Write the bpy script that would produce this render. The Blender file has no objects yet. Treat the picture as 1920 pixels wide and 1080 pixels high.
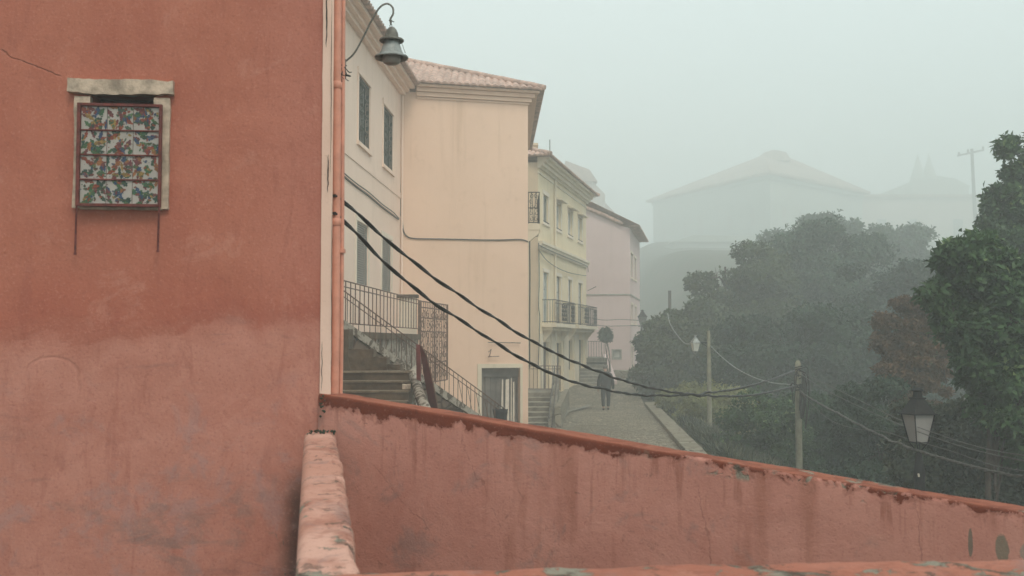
import bpy, bmesh, math, random
import numpy as np
from mathutils import Vector, Matrix, noise as mn
rad = math.radians
SC = bpy.context.scene
COL = SC.collection

# ------------------------------------------------------------------ camera, world, sun, exposure
F_PX = 2000.0
PITCH = math.atan(99.0/F_PX)            # the horizon lies 99 px (of 1080) below the middle
cam_d = bpy.data.cameras.new('camera')
cam = bpy.data.objects.new('camera', cam_d); COL.objects.link(cam)
cam.location = (0, 0, 0)                 # eye level is z = 0 everywhere below
cam.rotation_euler = (rad(90)+PITCH, 0, 0)
cam_d.sensor_width = 36.0; cam_d.lens = 36.0*F_PX/1920.0
cam_d.clip_start = 0.05; cam_d.clip_end = 2000
cam_d.dof.use_dof = True; cam_d.dof.focus_distance = 22.0; cam_d.dof.aperture_fstop = 5.6
SC.camera = cam
SUN_EL, SUN_AZ = rad(50), rad(158)       # behind the camera, a little to the right
w = bpy.data.worlds.new('World'); SC.world = w; w.use_nodes = True
wn = w.node_tree.nodes; wl = w.node_tree.links
bg = wn['Background']
sky = wn.new('ShaderNodeTexSky'); sky.sky_type = 'NISHITA'; sky.sun_disc = False
sky.sun_elevation = SUN_EL; sky.sun_rotation = SUN_AZ
sky.air_density = 1.0; sky.dust_density = 6.0; sky.ozone_density = 1.0
mx = wn.new('ShaderNodeMix'); mx.data_type = 'RGBA'; mx.inputs[0].default_value = 0.82   # cloud deck
mx.inputs[7].default_value = (8.05, 9.15, 9.2, 1)
wl.new(sky.outputs[0], mx.inputs[6]); wl.new(mx.outputs[2], bg.inputs[0])
bg.inputs[1].default_value = 0.15
sd = bpy.data.lights.new('sun', 'SUN'); sd.energy = 1.9; sd.angle = rad(18); sd.color = (1, .89, .74)
sun = bpy.data.objects.new('sun', sd); COL.objects.link(sun)
sv = Vector((math.sin(SUN_AZ)*math.cos(SUN_EL), math.cos(SUN_AZ)*math.cos(SUN_EL), math.sin(SUN_EL)))
sun.rotation_euler = (-sv).to_track_quat('-Z', 'Y').to_euler()
SC.view_settings.view_transform = 'Standard'; SC.view_settings.look = 'None'
SC.view_settings.exposure = 0.07; SC.view_settings.gamma = 1.0
SC.render.engine = 'CYCLES'
SC.cycles.use_denoising = True
SC.cycles.max_bounces = 6; SC.cycles.diffuse_bounces = 3; SC.cycles.volume_bounces = 2
SC.cycles.transparent_max_bounces = 8
FOG = 0.0074

# ------------------------------------------------------------------ helpers
def pt(px, py, Y):
    """world point at distance Y seen at pixel px,py of the 1920x1080 photograph"""
    u = (px-960)/F_PX; v = (540-py)/F_PX
    c, s = math.cos(PITCH), math.sin(PITCH)
    k = Y/(c - v*s)
    return Vector((u*k, Y, (s+v*c)*k))

class MB:
    def __init__(s):
        s.v = []; s.f = []; s.m = []; s.sm = []; s.uv = {}
    def add(s, vs, fs, mi=0, smooth=False):
        o = len(s.v); s.v += [Vector(v) for v in vs]
        for f in fs:
            s.f.append([o+i for i in f]); s.m.append(mi); s.sm.append(smooth)
        return o
    def quad(s, a, b, c, d, mi=0): s.add([a, b, c, d], [(0, 1, 2, 3)], mi)
    def hexa(s, p, mi=0):
        s.add(p, [(0, 3, 2, 1), (4, 5, 6, 7), (0, 1, 5, 4), (1, 2, 6, 5), (2, 3, 7, 6), (3, 0, 4, 7)], mi)
    def box(s, x0, x1, y0, y1, z0, z1, mi=0):
        s.hexa([(x0, y0, z0), (x1, y0, z0), (x1, y1, z0), (x0, y1, z0), (x0, y0, z1), (x1, y0, z1), (x1, y1, z1), (x0, y1, z1)], mi)
    def fbox(s, F, u0, u1, w0, w1, z0, z1, mi=0):
        s.hexa([F.p(u0, w1, z0), F.p(u1, w1, z0), F.p(u1, w0, z0), F.p(u0, w0, z0),
                F.p(u0, w1, z1), F.p(u1, w1, z1), F.p(u1, w0, z1), F.p(u0, w0, z1)], mi)
    def prism(s, pts, ext, mi=0):
        n = len(pts); pts = [Vector(p) for p in pts]; ext = Vector(ext)
        vs = pts+[p+ext for p in pts]
        fs = [tuple(range(n))[::-1], tuple(range(n, 2*n))]+[(i, (i+1) % n, n+(i+1) % n, n+i) for i in range(n)]
        s.add(vs, fs, mi)
    def tube(s, pts, r, n=8, cap=True, mi=0, smooth=True):
        pts = [Vector(p) for p in pts]
        if not hasattr(r, '__len__'): r = [r]*len(pts)
        vs = []; t0 = (pts[1]-pts[0]).normalized()
        nrm = t0.orthogonal().normalized()
        for i, p in enumerate(pts):
            a = pts[max(i-1, 0)]; b = pts[min(i+1, len(pts)-1)]
            t = (b-a)
            if t.length < 1e-9: t = t0
            t = t.normalized(); nrm = (nrm - t*nrm.dot(t)); nrm = nrm.normalized() if nrm.length > 1e-6 else t.orthogonal().normalized()
            bi = t.cross(nrm)
            for k in range(n):
                a_ = 2*math.pi*k/n
                vs.append(p+(nrm*math.cos(a_)+bi*math.sin(a_))*r[i])
        fs = []
        for i in range(len(pts)-1):
            for k in range(n):
                fs.append((i*n+k, i*n+(k+1) % n, (i+1)*n+(k+1) % n, (i+1)*n+k))
        s.add(vs, fs, mi, smooth)
        if cap:
            s.add(vs[:n], [tuple(range(n))[::-1]], mi); s.add(vs[-n:], [tuple(range(n))], mi)
    def lathe(s, c, prof, n=24, mi=0, axis=None):
        """prof: list of (r, z)"""
        c = Vector(c); vs = []
        for r, z in prof:
            for k in range(n):
                a = 2*math.pi*k/n; vs.append(c+Vector((r*math.cos(a), r*math.sin(a), z)))
        fs = [(i*n+k, i*n+(k+1) % n, (i+1)*n+(k+1) % n, (i+1)*n+k) for i in range(len(prof)-1) for k in range(n)]
        s.add(vs, fs, mi, True)
    def build(s, name, mat, parent=None, bevel=0):
        me = bpy.data.meshes.new(name)
        off = world_loc(parent) if parent else Vector()
        me.from_pydata([tuple(v-off) for v in s.v], [], s.f)
        mats = mat if isinstance(mat, (list, tuple)) else [mat]
        for m in mats: me.materials.append(m)
        me.polygons.foreach_set('material_index', s.m)
        me.polygons.foreach_set('use_smooth', s.sm)
        me.update()
        o = bpy.data.objects.new(name, me); COL.objects.link(o)
        if parent: o.parent = parent
        if bevel:
            b = o.modifiers.new('bevel', 'BEVEL'); b.width = bevel; b.segments = 2; b.limit_method = 'ANGLE'
        return o

def world_loc(o):
    v = Vector()
    while o is not None:
        v += Vector(o.location); o = o.parent
    return v
def tag(o, label=None, cat=None, group=None, kind=None):
    if label: o['label'] = label
    if cat: o['category'] = cat
    if group: o['group'] = group
    if kind: o['kind'] = kind
    return o
def thing(name, label, cat, loc=(0, 0, 0), group=None):
    o = bpy.data.objects.new(name, None); COL.objects.link(o); o.location = loc
    o.empty_display_size = .1
    return tag(o, label, cat, group)
def clone(o, dloc, parent=None):
    c = o.copy(); COL.objects.link(c)
    if parent: c.parent = parent
    c.location = Vector(o.location)+Vector(dloc)
    return c
class Frame:
    def __init__(s, O, d, flip=1):
        s.O = Vector(O); d = Vector(d); s.d = Vector((d[0], d[1], 0)).normalized()
        s.n = Vector((s.d.y, -s.d.x, 0))*flip
    def p(s, u, w, z): return Vector((s.O.x+s.d.x*u+s.n.x*w, s.O.y+s.d.y*u+s.n.y*w, z))

def spline(P, n=8):
    P = [Vector(p) for p in P]; Q = [P[0]*2-P[1]]+P+[P[-1]*2-P[-2]]; out = []
    for i in range(1, len(Q)-2):
        for k in range(n):
            t = k/n; a, b, c, d = Q[i-1:i+3]
            out.append(.5*((2*b)+(c-a)*t+(2*a-5*b+4*c-d)*t*t+(3*b-a-3*c+d)*t**3))
    out.append(P[-1]); return out

# ------------------------------------------------------------------ materials
class G:
    def __init__(s, name, rough=.85, spec=.3):
        s.m = bpy.data.materials.new(name); s.m.use_nodes = True
        s.t = s.m.node_tree; s.b = s.t.nodes['Principled BSDF']
        s.b.inputs['Roughness'].default_value = rough
        s.b.inputs['Specular IOR Level'].default_value = spec
        s.geo = s.t.nodes.new('ShaderNodeNewGeometry'); s.pos = s.geo.outputs['Position']
        tc = s.t.nodes.new('ShaderNodeTexCoord'); s.obj = tc.outputs['Object']; s.uvo = tc.outputs['UV']
        sx = s.t.nodes.new('ShaderNodeSeparateXYZ'); s.t.links.new(s.pos, sx.inputs[0])
        s.x, s.y, s.z = sx.outputs
    def L(s, a, b): s.t.links.new(a, b)
    def setin(s, sock, v):
        if isinstance(v, bpy.types.NodeSocket): s.L(v, sock)
        elif hasattr(v, '__len__') and len(v) == 3 and sock.type == 'RGBA': sock.default_value = (*v, 1)
        else: sock.default_value = v
    def math(s, op, a, b=0.0, c=0.0, clamp=False):
        n = s.t.nodes.new('ShaderNodeMath'); n.operation = op; n.use_clamp = clamp
        s.setin(n.inputs[0], a); s.setin(n.inputs[1], b); s.setin(n.inputs[2], c); return n.outputs[0]
    def map(s, vec, sc=(1, 1, 1), loc=(0, 0, 0)):
        n = s.t.nodes.new('ShaderNodeMapping'); s.L(vec, n.inputs[0])
        n.inputs['Scale'].default_value = sc; n.inputs['Location'].default_value = loc; return n.outputs[0]
    def noise(s, scale=1, detail=4, rough=.6, dist=0, vec=None, sc=None, off=(0, 0, 0)):
        n = s.t.nodes.new('ShaderNodeTexNoise'); v = vec or s.pos
        if sc or any(off): v = s.map(v, sc or (1, 1, 1), off)
        s.L(v, n.inputs['Vector'])
        n.inputs['Scale'].default_value = scale; n.inputs['Detail'].default_value = detail
        n.inputs['Roughness'].default_value = rough; n.inputs['Distortion'].default_value = dist
        return n.outputs['Fac']
    def vor(s, scale=1, feat='F1', vec=None, out='Distance', sc=None, rnd=1.0):
        n = s.t.nodes.new('ShaderNodeTexVoronoi'); n.feature = feat; v = vec or s.pos
        if sc: v = s.map(v, sc)
        s.L(v, n.inputs['Vector']); n.inputs['Scale'].default_value = scale
        n.inputs['Randomness'].default_value = rnd
        return n.outputs[out]
    def sstep(s, v, a, b):
        """0 below a, 1 above b (a may be > b)"""
        n = s.t.nodes.new('ShaderNodeMapRange'); n.interpolation_type = 'SMOOTHSTEP'
        s.setin(n.inputs[0], v)
        if a < b: lo, hi, x, y = a, b, 0, 1
        else: lo, hi, x, y = b, a, 1, 0
        n.inputs[1].default_value = lo; n.inputs[2].default_value = hi
        n.inputs[3].default_value = x; n.inputs[4].default_value = y
        return n.outputs[0]
    def mix(s, f, a, b, mode='MIX'):
        n = s.t.nodes.new('ShaderNodeMix'); n.data_type = 'RGBA'; n.blend_type = mode
        s.setin(n.inputs[0], f); s.setin(n.inputs[6], a); s.setin(n.inputs[7], b); return n.outputs[2]
    def color(s, c): s.setin(s.b.inputs['Base Color'], c); return s
    def bump(s, h, dist=.01, strength=1.0):
        n = s.t.nodes.new('ShaderNodeBump'); n.inputs['Distance'].default_value = dist
        n.inputs['Strength'].default_value = strength; s.L(h, n.inputs['Height'])
        s.L(n.outputs[0], s.b.inputs['Normal']); return s
    def crack(s, p0, p1, wdt, amp=.03, nsc=6, ax='x'):
        """mask of a thin wandering line from p0=(x,z) to p1=(x,z)"""
        n = s.noise(nsc, 5, .6)
        wob = s.math('MULTIPLY', s.math('SUBTRACT', n, .5), amp*9)
        A, B = (s.x, s.z) if ax == 'x' else (s.z, s.x)
        if ax != 'x': p0, p1 = p0[::-1], p1[::-1]
        sl = (p1[1]-p0[1])/(p1[0]-p0[0])
        line = s.math('MULTIPLY_ADD', A, sl, p0[1]-sl*p0[0])
        d = s.math('ABSOLUTE', s.math('SUBTRACT', s.math('ADD', B, wob), line))
        lo, hi = sorted((p0[0], p1[0]))
        m = s.math('MULTIPLY', s.sstep(A, lo-.02, lo+.02), s.sstep(A, hi+.02, hi-.02))
        wv = s.noise(nsc*2.3, 3)
        d2 = s.math('SUBTRACT', d, s.math('MULTIPLY', s.math('SUBTRACT', wv, .55), wdt*2.6))
        return s.math('MULTIPLY', m, s.sstep(d2, wdt, wdt*.2))

def simple(name, c, rough=.7, metal=0, var=.25, scale=6, bump=.002):
    g = G(name, rough); n = g.noise(scale, 5, .65, vec=g.obj)
    d = tuple(x*(1-var) for x in c); e = tuple(min(1, x*(1+var)) for x in c)
    g.color(g.mix(g.sstep(n, .3, .7), d, e)); g.b.inputs['Metallic'].default_value = metal
    if bump: g.bump(g.noise(scale*6, 4, vec=g.obj), bump)
    return g.m

def plaster(name, c, c2, stain, streak=.35, bump=.004, seed=0, dirtz=None):
    """house render: cloudy colour, rain streaks, fine grain, some stained patches"""
    g = G(name, .92, .15)
    a = g.noise(.5, 5, .65, off=(seed, seed*2, 0)); b = g.noise(2.7, 5, .6, off=(0, seed, 3))
    col = g.mix(g.sstep(a, .35, .68), c, c2)
    st = g.noise(1, 5, .65, sc=(2.2, 2.2, .16), off=(seed*3, 0, 0))
    col = g.mix(g.math('MULTIPLY', g.sstep(st, .5, .78), streak), col, stain)
    col = g.mix(g.math('MULTIPLY', g.sstep(b, .55, .8), streak*.6), col, stain)
    sp = g.noise(34, 2, .5); col = g.mix(g.math('MULTIPLY', g.sstep(sp, .66, .78), .3), col, stain)
    if dirtz:
        dz = g.math('ADD', g.z, g.math('MULTIPLY', a, 1.4))
        col = g.mix(g.math('MULTIPLY', g.sstep(dz, dirtz+1.3, dirtz), .7), col, stain)
    g.color(col); g.bump(g.math('ADD', g.noise(22, 5, .7), g.math('MULTIPLY', b, 2)), bump, .6)
    return g.m

M = {}
def red_wall_mat():
    g = G('red_plaster', .9, .12)
    big = g.noise(.9, 6, .62, .4); mid = g.noise(3.1, 6, .62, .6, off=(5, 0, 2)); fine = g.noise(60, 3, .6)
    vert = g.noise(1, 5, .6, .3, sc=(3.5, 3.5, .7), off=(1, 0, 4))
    up = g.mix(g.sstep(mid, .3, .75), (.445, .160, .106), (.395, .132, .086))
    up = g.mix(g.math('MULTIPLY', g.sstep(vert, .5, .72), .55), up, (.375, .115, .076))
    up = g.mix(g.math('MULTIPLY', g.sstep(g.x, -1.75, -1.2), .55), up, (.46, .18, .135))
    zz = g.math('ADD', g.z, g.math('MULTIPLY', g.math('SUBTRACT', big, .5), .9))
    # saturated newer coat that ends in a ragged line above an old faded one
    band = g.math('MULTIPLY', g.sstep(zz, .06, .10), g.sstep(zz, .55, .2))
    up = g.mix(g.math('MULTIPLY', band, .45), up, (.36, .098, .064))
    lowc = g.mix(g.sstep(mid, .3, .7), (.505, .222, .168), (.435, .175, .128))
    zl = g.math('ADD', g.z, g.math('MULTIPLY', g.math('SUBTRACT', big, .5), .75))
    zl = g.math('ADD', zl, g.math('MULTIPLY', g.math('SUBTRACT', mid, .5), .12))
    zl = g.math('SUBTRACT', zl, g.math('MULTIPLY', g.sstep(g.x, -2.3, -1.6), .16))
    lm = g.math('ADD', g.math('MULTIPLY', g.sstep(zl, .13, -.13), .75), g.math('MULTIPLY', g.sstep(g.math('ADD', zl, g.math('MULTIPLY', g.math('SUBTRACT', g.noise(8, 6, .7, .8, off=(1, 1, 1)), .5), .25)), .02, -.005), .25))
    col = g.mix(lm, up, lowc)
    blot = g.noise(2.2, 8, .72, 1.1, off=(3, 0, 7)); smear = g.noise(1, 6, .65, .6, sc=(9, 9, 2.0), off=(2, 0, 5)); hsm = g.noise(1, 6, .68, .5, sc=(2.2, 2.2, 9), off=(4, 0, 5))
    col = g.mix(g.math('MULTIPLY', g.sstep(blot, .50, .66), .32), col, (.36, .115, .078))
    col = g.mix(g.math('MULTIPLY', g.sstep(blot, .44, .34), .45), col, (.50, .225, .165))
    col = g.mix(g.math('MULTIPLY', g.sstep(smear, .54, .68), .35), col, (.31, .095, .068))
    col = g.mix(g.math('MULTIPLY', g.math('MULTIPLY', lm, g.sstep(hsm, .55, .68)), .5), col, (.29, .13, .11))
    edge = g.math('MULTIPLY', g.sstep(zl, -.04, .03), g.sstep(zl, .16, .04))
    col = g.mix(g.math('MULTIPLY', edge, .35), col, (.31, .085, .058))
    # grime and mould at the foot
    gm = g.noise(1.7, 7, .7, .8, off=(0, 0, 9))
    gz = g.math('MULTIPLY', g.sstep(g.z, -.25, -1.1), g.sstep(gm, .46, .66))
    gz = g.math('MULTIPLY', gz, g.sstep(g.noise(1, 7, .72, .8, sc=(3, 3, 7), off=(2, 0, 2)), .42, .60))
    col = g.mix(g.math('MULTIPLY', gz, .62), col, (.21, .145, .13))
    chip = g.math('MULTIPLY', g.sstep(g.noise(6, 6, .7, .9, off=(3, 2, 2)), .58, .60), g.math('MULTIPLY', g.sstep(g.x, -1.55, -1.38), g.sstep(g.z, -1.10, -1.22)))
    col = g.mix(chip, col, (.12, .13, .10))
    foot = g.math('MULTIPLY', g.sstep(g.math('ADD', g.x, g.math('MULTIPLY', g.noise(5, 4), .12)), -1.36, -1.24), g.sstep(g.z, -.72, -1.0)); col = g.mix(g.math('MULTIPLY', foot, .8), col, (.06, .035, .028))  # darkness of the gap beside the coping wall, painted into the plaster colour
    pz = g.math('MULTIPLY', g.sstep(g.z, .0, -.6), g.sstep(g.noise(2.6, 5, .7, .5, off=(7, 0, 1)), .52, .66))
    col = g.mix(g.math('MULTIPLY', pz, .5), col, (.34, .215, .205))
    # stain round the lintel, cracks
    cr = g.crack((-3.2, 1.78), (-2.72, 1.60), .010, .012)
    # old repair outline: an arched ridge with straight sides
    wn_ = g.math('MULTIPLY', g.math('SUBTRACT', g.noise(5, 5, .65, .5), .5), .5)
    ex = g.math('DIVIDE', g.math('ADD', g.x, 2.72), .145); ez = g.math('DIVIDE', g.math('MAXIMUM', g.math('ADD', g.z, .20), 0.0), .10)
    er = g.math('ADD', g.math('SQRT', g.math('ADD', g.math('MULTIPLY', ex, ex), g.math('MULTIPLY', ez, ez))), wn_)
    arch = g.math('MULTIPLY', g.sstep(g.math('ABSOLUTE', g.math('SUBTRACT', er, 1.0)), .14, .02), g.sstep(g.z, -.42, -.2))
    cr = g.math('MAXIMUM', cr, g.math('MULTIPLY', arch, .25))
    col = g.mix(g.math('MULTIPLY', cr, .26), col, (.17, .05, .035))
    col = g.mix(g.math('MULTIPLY', g.sstep(fine, .56, .70), .24), col, (.60, .30, .22))
    col = g.mix(g.math('MULTIPLY', g.sstep(fine, .44, .32), .30), col, (.25, .08, .06))
    g.color(col)
    h = g.math('ADD', g.math('MULTIPLY', big, .9), g.math('MULTIPLY', mid, .28))
    h = g.math('ADD', h, g.math('MULTIPLY', fine, .10)); h = g.math('SUBTRACT', h, g.math('MULTIPLY', cr, .4))
    h = g.math('ADD', h, g.math('MULTIPLY', lm, -.10)); h = g.math('ADD', h, g.math('MULTIPLY', g.noise(13, 5, .7), .14))
    g.bump(h, .035, .7)
    return g.m

def parapet_mat(name, rim=.068, body=(.52, .25, .195), body2=(.445, .195, .15), paint=(.15, .038, .020), patch=.5, hot=0):
    """worn coat: v (UV) is metres below the top edge; a brighter paint has run over the rim and flaked off"""
    g = G(name, .88, .15)
    su = g.t.nodes.new('ShaderNodeSeparateXYZ'); g.L(g.uvo, su.inputs[0]); u, v = su.outputs[0], su.outputs[1]
    big = g.noise(1.3, 6, .65, .5, off=(2, 3, 1)); mid = g.noise(6, 6, .68, .8, off=(0, 3, 1)); fine = g.noise(75, 3, .6)
    st = g.noise(1, 5, .62, .25, sc=(19, 19, 1.3), off=(0, 0, 3)); st2 = g.noise(1, 4, .6, .25, sc=(4.2, 4.2, .5), off=(0, 0, 3))
    col = g.mix(g.sstep(big, .35, .66), body, body2)
    col = g.mix(g.math('MULTIPLY', g.sstep(mid, .55, .8), .5), col, (.50, .25, .19))
    fall = g.math('MULTIPLY', g.sstep(v, .75, .05), g.sstep(g.noise(2.4, 4, .6, .6, off=(1, 9, 1)), .42, .62))
    col = g.mix(g.math('MULTIPLY', g.math('MULTIPLY', g.sstep(st, .50, .62), fall), .62), col, (.25, .09, .06))
    col = g.mix(g.math('MULTIPLY', g.sstep(st2, .52, .66), .55), col, (.31, .12, .08))
    grey = g.noise(2.1, 6, .72, .7, off=(9, 1, 4))
    col = g.mix(g.math('MULTIPLY', g.sstep(grey, .53, .66), .6), col, (.25, .165, .15))
    sml = g.noise(11, 6, .75, 1.2, off=(4, 4, 0)); col = g.mix(g.math('MULTIPLY', g.sstep(sml, .58, .68), .45), col, (.22, .10, .075))
    # rim paint, thinner toward the far end of u
    thr = g.math('MULTIPLY_ADD', g.sstep(u, 3.4, .6), rim, .004)
    e = g.math('SUBTRACT', g.math('ADD', v, g.math('MULTIPLY', g.math('SUBTRACT', mid, .5), .22)), thr)
    e = g.math('ADD', e, g.math('MULTIPLY', g.math('SUBTRACT', g.noise(1, 5, .6, .2, sc=(2.2, 2.2, 2.2)), .5), .22))
    e = g.math('ADD', e, g.math('MULTIPLY', g.math('SUBTRACT', g.noise(15, 5, .7, 1.0, off=(6, 0, 2)), .5), .10))
    rm = g.sstep(e, .004, -.004)
    if hot: rm = g.math('MULTIPLY', rm, 0.0)
    rimc = g.mix(g.sstep(v, .012, -.01), g.mix(g.sstep(mid, .4, .65), paint, tuple(x*.7 for x in paint))  , g.mix(g.sstep(mid, .42, .62), (.31, .105, .062), (.20, .058, .034)))  # top edge highlight painted in as a lighter orange over the rim paint
    col = g.mix(rm, col, rimc)
    lip = g.math('MULTIPLY', g.sstep(e, -.002, .006), g.sstep(e, .03, .008))
    col = g.mix(g.math('MULTIPLY', lip, .45), col, (.22, .075, .05))
    # bare cement and lichen
    dk0 = g.noise(7, 4, .6, .5, off=(8, 1, 1))
    pn = g.noise(4.6, 6, .7, .9, off=(3, 7, 2)); near_top = g.sstep(v, .20, .02)
    pm = g.math('MULTIPLY', g.math('MULTIPLY', g.sstep(pn, .54, .58), g.sstep(v, .09, .06)), g.math('MULTIPLY', g.sstep(u, 1.9, 2.4), g.sstep(dk0, .46, .54)))
    if hot: pm = g.sstep(g.math('ADD', pn, g.math('MULTIPLY', g.sstep(g.y, 3.75, 2.9), .07)), .60, .635)
    dk = g.noise(9, 6, .7, .6, off=(1, 1, 8))
    col = g.mix(pm, col, g.mix(g.sstep(dk, .45, .6), (.25, .225, .175), (.075, .06, .045)))
    pm2 = g.math('MULTIPLY', g.sstep(dk, .585 if hot else .66, .62 if hot else .72), patch)
    col = g.mix(pm2, col, (.09, .06, .045))
    if not hot:                                    # three bare spots and a vertical crack
        for (cx, cz, rx, rz, cc) in [(2.29, -.965, .030, .075, (.16, .15, .11)), (2.40, -.975, .045, .055, (.30, .24, .20)), (2.165, -.95, .010, .07, (.14, .13, .10))]:
            dx = g.math('DIVIDE', g.math('SUBTRACT', g.x, cx), rx); dz = g.math('DIVIDE', g.math('SUBTRACT', g.z, cz), rz)
            r2 = g.math('ADD', g.math('MULTIPLY', dx, dx), g.math('MULTIPLY', dz, dz))
            r2 = g.math('ADD', r2, g.math('MULTIPLY', g.math('SUBTRACT', mid, .5), 2.2))
            col = g.mix(g.math('MULTIPLY', g.sstep(r2, 1.0, .7), .85), col, cc)
        cr = g.crack((1.94, -.78), (1.98, -1.2), .006, .008, ax='z')
        for c in [((-.28, -.55), (-.02, -1.12), .007, .02), ((.98, -.75), (1.03, -1.2), .006, .012), ((-.83, -.72), (-.35, -1.22), .005, .02)]:
            cr = g.math('MAXIMUM', cr, g.crack(*c, ax='z'))
        col = g.mix(g.math('MULTIPLY', cr, .42), col, (.15, .055, .04))
    col = g.mix(g.math('MULTIPLY', g.sstep(fine, .6, .72), .25), col, (.62, .32, .24))
    col = g.mix(g.math('MULTIPLY', g.sstep(fine, .42, .30), .35), col, (.24, .08, .06))
    g.color(col)
    h = g.math('ADD', g.math('MULTIPLY', big, .7), g.math('MULTIPLY', mid, .22)); h = g.math('ADD', h, g.math('MULTIPLY', fine, .10))
    h = g.math('ADD', h, g.math('MULTIPLY', rm, .16)); h = g.math('SUBTRACT', h, g.math('MULTIPLY', pm, .22))
    h = g.math('ADD', h, g.math('MULTIPLY', g.noise(20, 5, .7), .12))
    g.bump(h, .03, .75)
    return g.m

M['red'] = red_wall_mat()
M['parapet'] = parapet_mat('parapet_plaster')
M['coping'] = parapet_mat('coping_plaster', rim=.02, body=(.58, .335, .265), body2=(.47, .235, .175), paint=(.5, .2, .12), patch=.6, hot=1)
M['ledge'] = parapet_mat('ledge_plaster', rim=.03, body=(.42, .17, .115), body2=(.35, .125, .082), paint=(.40, .11, .05), patch=.8, hot=1)
M['limestone'] = simple('limestone', (.44, .345, .265), .9, var=.38, scale=9, bump=.006)
M['white_strip'] = plaster('white_strip', (.76, .54, .44), (.70, .47, .37), (.40, .25, .2), .5)
M['pipe'] = simple('pipe_paint', (.64, .29, .205), .55, var=.16, scale=5, bump=.0015)
M['rust'] = simple('rusty_red_iron', (.13, .030, .024), .75, var=.4, scale=20, bump=.002)
M['tile_white'] = simple('tile_glaze', (.37, .335, .30), .25, var=.1, scale=9, bump=0)
M['grout'] = simple('dark_grout', (.09, .06, .05), .9)
for k, c in dict(leaf_green=(.035, .10, .045), leaf_dark=(.02, .055, .04), leaf_red=(.20, .035, .02), leaf_orange=(.25, .095, .035), leaf_gold=(.24, .15, .045), leaf_blue=(.02, .05, .11), leaf_wine=(.12, .03, .035)).items():
    M[k] = simple(k, c, .25, var=.35, scale=40, bump=0)
M['black'] = simple('black_void', (.03, .022, .018), .95)
M['zinc'] = simple('weathered_zinc', (.30, .32, .31), .55, metal=.35, var=.3, scale=16)
M['zinc_dark'] = simple('dull_zinc', (.155, .15, .13), .7, metal=.2, var=.3, scale=20)
M['bulb'] = simple('frosted_glass', (.30, .28, .25), .3, var=.12, scale=9, bump=0)
M['cable'] = simple('black_cable', (.022, .019, .017), .42, var=.3, scale=30, bump=0)
M['cable_grey'] = simple('grey_cable', (.09, .085, .075), .6, var=.3, scale=30, bump=0)
M['iron'] = simple('dark_iron', (.014, .0135, .013), .85, var=.4, scale=14, bump=.001)
M['brown_iron'] = simple('brown_iron', (.15, .085, .062), .75, var=.4, scale=14, bump=.001)
M['green_iron'] = simple('green_iron', (.035, .050, .042), .6, var=.3, scale=14, bump=.001)
M['maroon'] = simple('maroon_sheet', (.155, .030, .026), .6, var=.3, scale=4, bump=.002)
M['A'] = plaster('cream_render', (.90, .70, .58), (.86, .66, .545), (.60, .45, .34), .35, seed=1)
M['B'] = plaster('apricot_render', (.84, .60, .455), (.80, .57, .43), (.60, .40, .27), .55, seed=4, dirtz=-2.6)
M['C'] = plaster('yellow_render', (.82, .69, .48), (.77, .64, .44), (.48, .41, .27), .4, seed=7, dirtz=-2.6)
M['Cend'] = plaster('beige_render', (.70, .56, .40), (.62, .50, .36), (.42, .35, .27), .4, seed=8)
M['D'] = plaster('pink_render', (.70, .55, .53), (.65, .50, .48), (.48, .39, .37), .4, seed=9, dirtz=-1.8)
M['trim'] = plaster('pale_trim', (.76, .67, .53), (.70, .61, .47), (.42, .36, .28), .5, seed=2)
M['trim_w'] = plaster('white_trim', (.82, .72, .60), (.76, .66, .54), (.5, .45, .38), .3, seed=3)
M['roof'] = simple('clay_tiles', (.47, .32, .26), .9, var=.35, scale=3.5, bump=.01)
M['far_wall'] = plaster('far_render', (.40, .43, .38), (.36, .39, .35), (.24, .26, .23), .5, seed=5)
M['far_pink'] = plaster('far_pink_render', (.58, .49, .43), (.54, .46, .41), (.4, .32, .28), .4, seed=6)
M['far_roof'] = simple('far_clay_roof', (.36, .26, .21), .9, var=.25, scale=.6, bump=.02)
M['glass'] = simple('window_glass', (.17, .19, .185), .18, var=.35, scale=1.5, bump=0)
M['curtain'] = simple('net_curtain', (.50, .50, .46), .8, var=.2, scale=3, bump=0)
M['blue_frame'] = simple('blue_grey_paint', (.27, .33, .34), .6, var=.2)
M['grey_frame'] = simple('grey_green_paint', (.25, .26, .23), .6, var=.2)
M['shutter'] = simple('grey_shutter', (.35, .33, .29), .7, var=.2)
M['door'] = simple('grey_door_paint', (.15, .135, .12), .75, var=.3, scale=2)
M['strip'] = simple('pale_fabric', (.70, .62, .52), .8, var=.12, scale=4)
M['pale_glass'] = simple('pale_lamp_glass', (.62, .62, .56), .35, var=.1, scale=4, bump=0)
M['wood_pole'] = simple('weathered_pole', (.235, .225, .16), .9, var=.3, scale=4, bump=.004)
M['lamp_glass'] = simple('milky_lamp_glass', (.28, .26, .25), .35, var=.1, scale=4, bump=0)
M['bark'] = simple('bark', (.06, .045, .035), .95, var=.4, scale=8, bump=.01)
M['skin'] = simple('skin', (.42, .25, .18), .6, var=.05, bump=0)
M['jacket'] = simple('dark_jacket', (.012, .013, .015), .85, var=.3, scale=9, bump=.003)
M['trousers'] = simple('slate_trousers', (.022, .024, .026), .85, var=.3, scale=9, bump=.003)
M['hair'] = simple('grey_hair', (.08, .07, .06), .8)
M['shoe'] = simple('dark_shoe', (.03, .026, .024), .6)
M['bag'] = simple('black_plastic', (.016, .017, .019), .45, var=.3, scale=12, bump=.01)
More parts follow.
